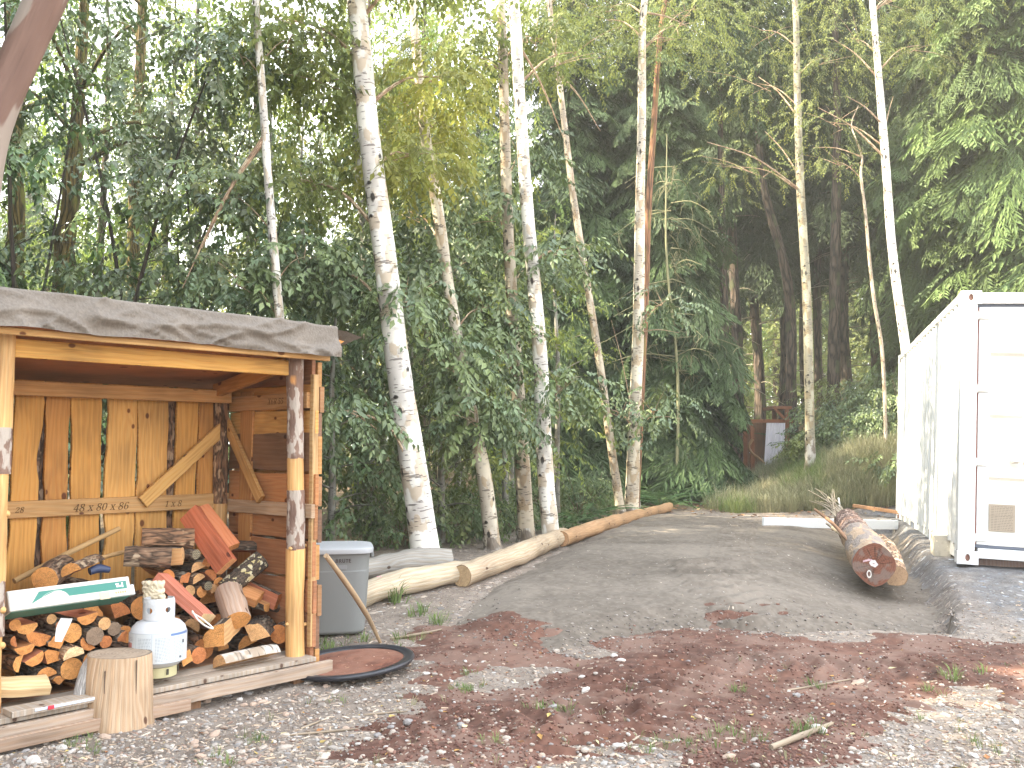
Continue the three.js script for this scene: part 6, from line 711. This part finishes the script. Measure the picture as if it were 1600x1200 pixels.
// ---------------------------------------------------------------- stones, chips and leaves on the ground
{
  const stoneG = [0, 1, 2, 3].map(k => { const g = new THREE.IcosahedronGeometry(1, 1), p = g.attributes.position; for (let i = 0; i < p.count; i++) { const x = p.getX(i), y = p.getY(i), z = p.getZ(i), n = 1 + .9 * (fbm(x * 1.3 + 5 + k * 9, y * 1.3 + z * 1.1 + 5, 431 + k, 2) - .5); p.setXYZ(i, x * n, y * n * .62, z * n * .8); } g.computeVertexNormals(); return g; });
  const stoneM = [[.39, .33, .28], [.32, .28, .245], [.44, .37, .31], [.41, .30, .23], [.27, .25, .24], [.50, .46, .42]].map(c => std({ color: rgb(...c), bumpMap: sBump, bumpScale: .004, roughness: .9 }));
  const q = rng(441); let n = 0; const bigSpots = [[52, 1192, 22], [96, 1170, 16], [300, 1088, 14], [1340, 1076, 16], [1245, 1092, 14], [842, 1108, 13], [610, 1180, 12], [690, 1185, 11], [870, 1018, 10], [915, 1092, 11], [680, 1080, 10], [650, 1082, 9], [1500, 1120, 12], [1280, 1148, 20], [540, 1140, 13], [505, 1185, 17], [445, 1150, 13], [520, 1170, 15], [575, 1160, 13], [960, 1030, 12], [970, 1040, 11], [410, 1098, 12], [470, 1095, 10], [245, 1110, 12], [1090, 1130, 11], [1170, 1120, 9]];
  const putStone = (x, z, r) => { const m = mesh('stone', stoneG[Math.floor(q() * 4)], pick(stoneM), ground); m.name = n ? `stone_${String(n).padStart(3, '0')}` : 'stone'; n++; m.position.set(x, redTop(x, z) + r * .10, z); m.rotation.set(rr(-.25, .25), q() * 6.28, rr(-.25, .25)); m.scale.set(r * rr(.8, 1.3), r * rr(.8, 1.1), r); };
  for (const [px, py, r] of bigSpots) { const p = onG(px, py), d = p.clone().sub(camera.position).dot(fwd); putStone(p.x, p.z, r * d / FOCAL * .62); }
  while (n < 290) { const px = q() * 1620 - 10, py = 1030 + q() * 175, p = onG(px, py); const red = redMask(p.x, p.z); if (red > .1 && q() < .88) continue; if (px < 500 && py < 1130 - px * .23) continue; putStone(p.x, p.z, .012 + .016 * q() ** 2); }
  const M = []; const small = (geo, name, mats, cnt, smin, smax, flat, where) => { const L = []; let guard = 0; while (L.length < cnt && guard++ < cnt * 8) { const px = rr(-60, 1660), py = 900 + 310 * Math.sqrt(R()), p = onG(px, py); if (!where(p, px, py)) continue; const y = redTop(p.x, p.z); L.push({ p: V(p.x, y + .002, p.z), yaw: R() * 6.28, pitch: rr(-flat, flat), roll: rr(-flat, flat), s: mix(smin, smax, R() ** 2), c: (c => { const k = rr(.7, 1.25); return rgb(c[0] * k, c[1] * k, c[2] * k); })(pick(mats)) }); } instances(ground, name, Array.isArray(geo) ? geo : [geo], std({ color: 0xffffff, roughness: .92, side: THREE.DoubleSide }), L); };
  const notShed = (p) => { const l = p.clone().sub(SO); return !(l.dot(SU) > -.2 && l.dot(SU) < 1.95 && l.dot(SN) > -.2); };
  small(stoneG, 'pebbles', STONE.map(c => c.map(v => v * .72)), 5200, .004, .013, .4, (p, px) => notShed(p) && padMask(p.x, p.z) < .05 && (redMask(p.x, p.z) < .0 || R() < .3));
  const chip = new THREE.BoxGeometry(1, .09, .28); const cp = chip.attributes.position; for (let i = 0; i < cp.count; i++) if (cp.getX(i) > 0) cp.setZ(i, cp.getZ(i) * .5);
  small(chip, 'wood_chips', [...CHIP, [.6, .5, .4], [.2, .13, .1]], 3000, .012, .05, .25, (p, px) => notShed(p) && padMask(p.x, p.z) < .05 && (redMask(p.x, p.z) < .0 || R() < .15));
  const lf = []; leafTris(lf, V(0, 0, 0), V(0, 0, 1), V(0, 1, 0), 1, .62, .25); small(geoOf(lf), 'fallen_leaves', [[.36, .20, .06], [.30, .13, .05], [.42, .31, .10], [.20, .09, .04], [.46, .40, .22]], 420, .022, .05, .4, (p) => notShed(p) && (padMask(p.x, p.z) < .05 || R() < .08));
  small(stoneG, 'soil_crumbs', [[.15, .07, .05], [.11, .05, .036], [.19, .095, .07]], 3600, .004, .013, .5, (p) => notShed(p) && redMask(p.x, p.z) > .02 && redMask(p.x, p.z) < 1.4);
  small(stoneG, 'sand_crumbs', [[.2, .17, .15], [.26, .23, .2], [.15, .13, .115]], 1800, .004, .014, .5, (p) => { const m = padMask(p.x, p.z); return m > -.12 && (m < .3 || R() < .12); });
  // sticks on the ground
  const S = [[[452, 1150], [560, 1140], .006], [[610, 1000], [690, 990], .010], [[1205, 1180], [1300, 1140], .014], [[1230, 1085], [1330, 1070], .006], [[470, 1140], [500, 1128], .006], [[570, 1118], [640, 1112], .005], [[60, 1160], [140, 1110], .012], [[1255, 1130], [1275, 1155], .005]];
  S.forEach(([a, b, r], i) => { const A = onG(...a), B = onG(...b); A.y = redTop(A.x, A.z) + r * .8; B.y = redTop(B.x, B.z) + r * .8; const M = A.clone().lerp(B, .5).add(V(0, r * .6, .015)); M.y = redTop(M.x, M.z) + r * 1.2; const s = tube([A, M, B], [r, r * 1.1, r * .7], { seg: 7, rings: 14, noise: .25, seed: i + 2 }); const m = mesh('stick', mergeGeometries([s.side, ...s.caps]), wood(.36, .29, .22), ground); m.name = i ? `stick_${String(i).padStart(3, '0')}` : 'stick'; });
  // brown leaf litter under the far end of the edging logs and along the bank
  const L = []; for (let k = 0; k < 900; k++) { const p = onG(rr(560, 1390), rr(770, 830)); if (padMask(p.x, p.z) > -.05) continue; const c = pick([[.30, .16, .07], [.38, .22, .10], [.22, .11, .06], [.44, .33, .18]]), kk = rr(.7, 1.2); L.push({ p: V(p.x, H(p.x, p.z) + .01, p.z), yaw: R() * 6.28, pitch: rr(-.5, .5), roll: rr(-.5, .5), s: rr(.05, .11), c: rgb(c[0] * kk, c[1] * kk, c[2] * kk) }); }
  instances(ground, 'fallen_leaves', [geoOf(lf)], std({ color: 0xffffff, roughness: .95, side: THREE.DoubleSide }), L);
}
renderer.render(scene, camera);
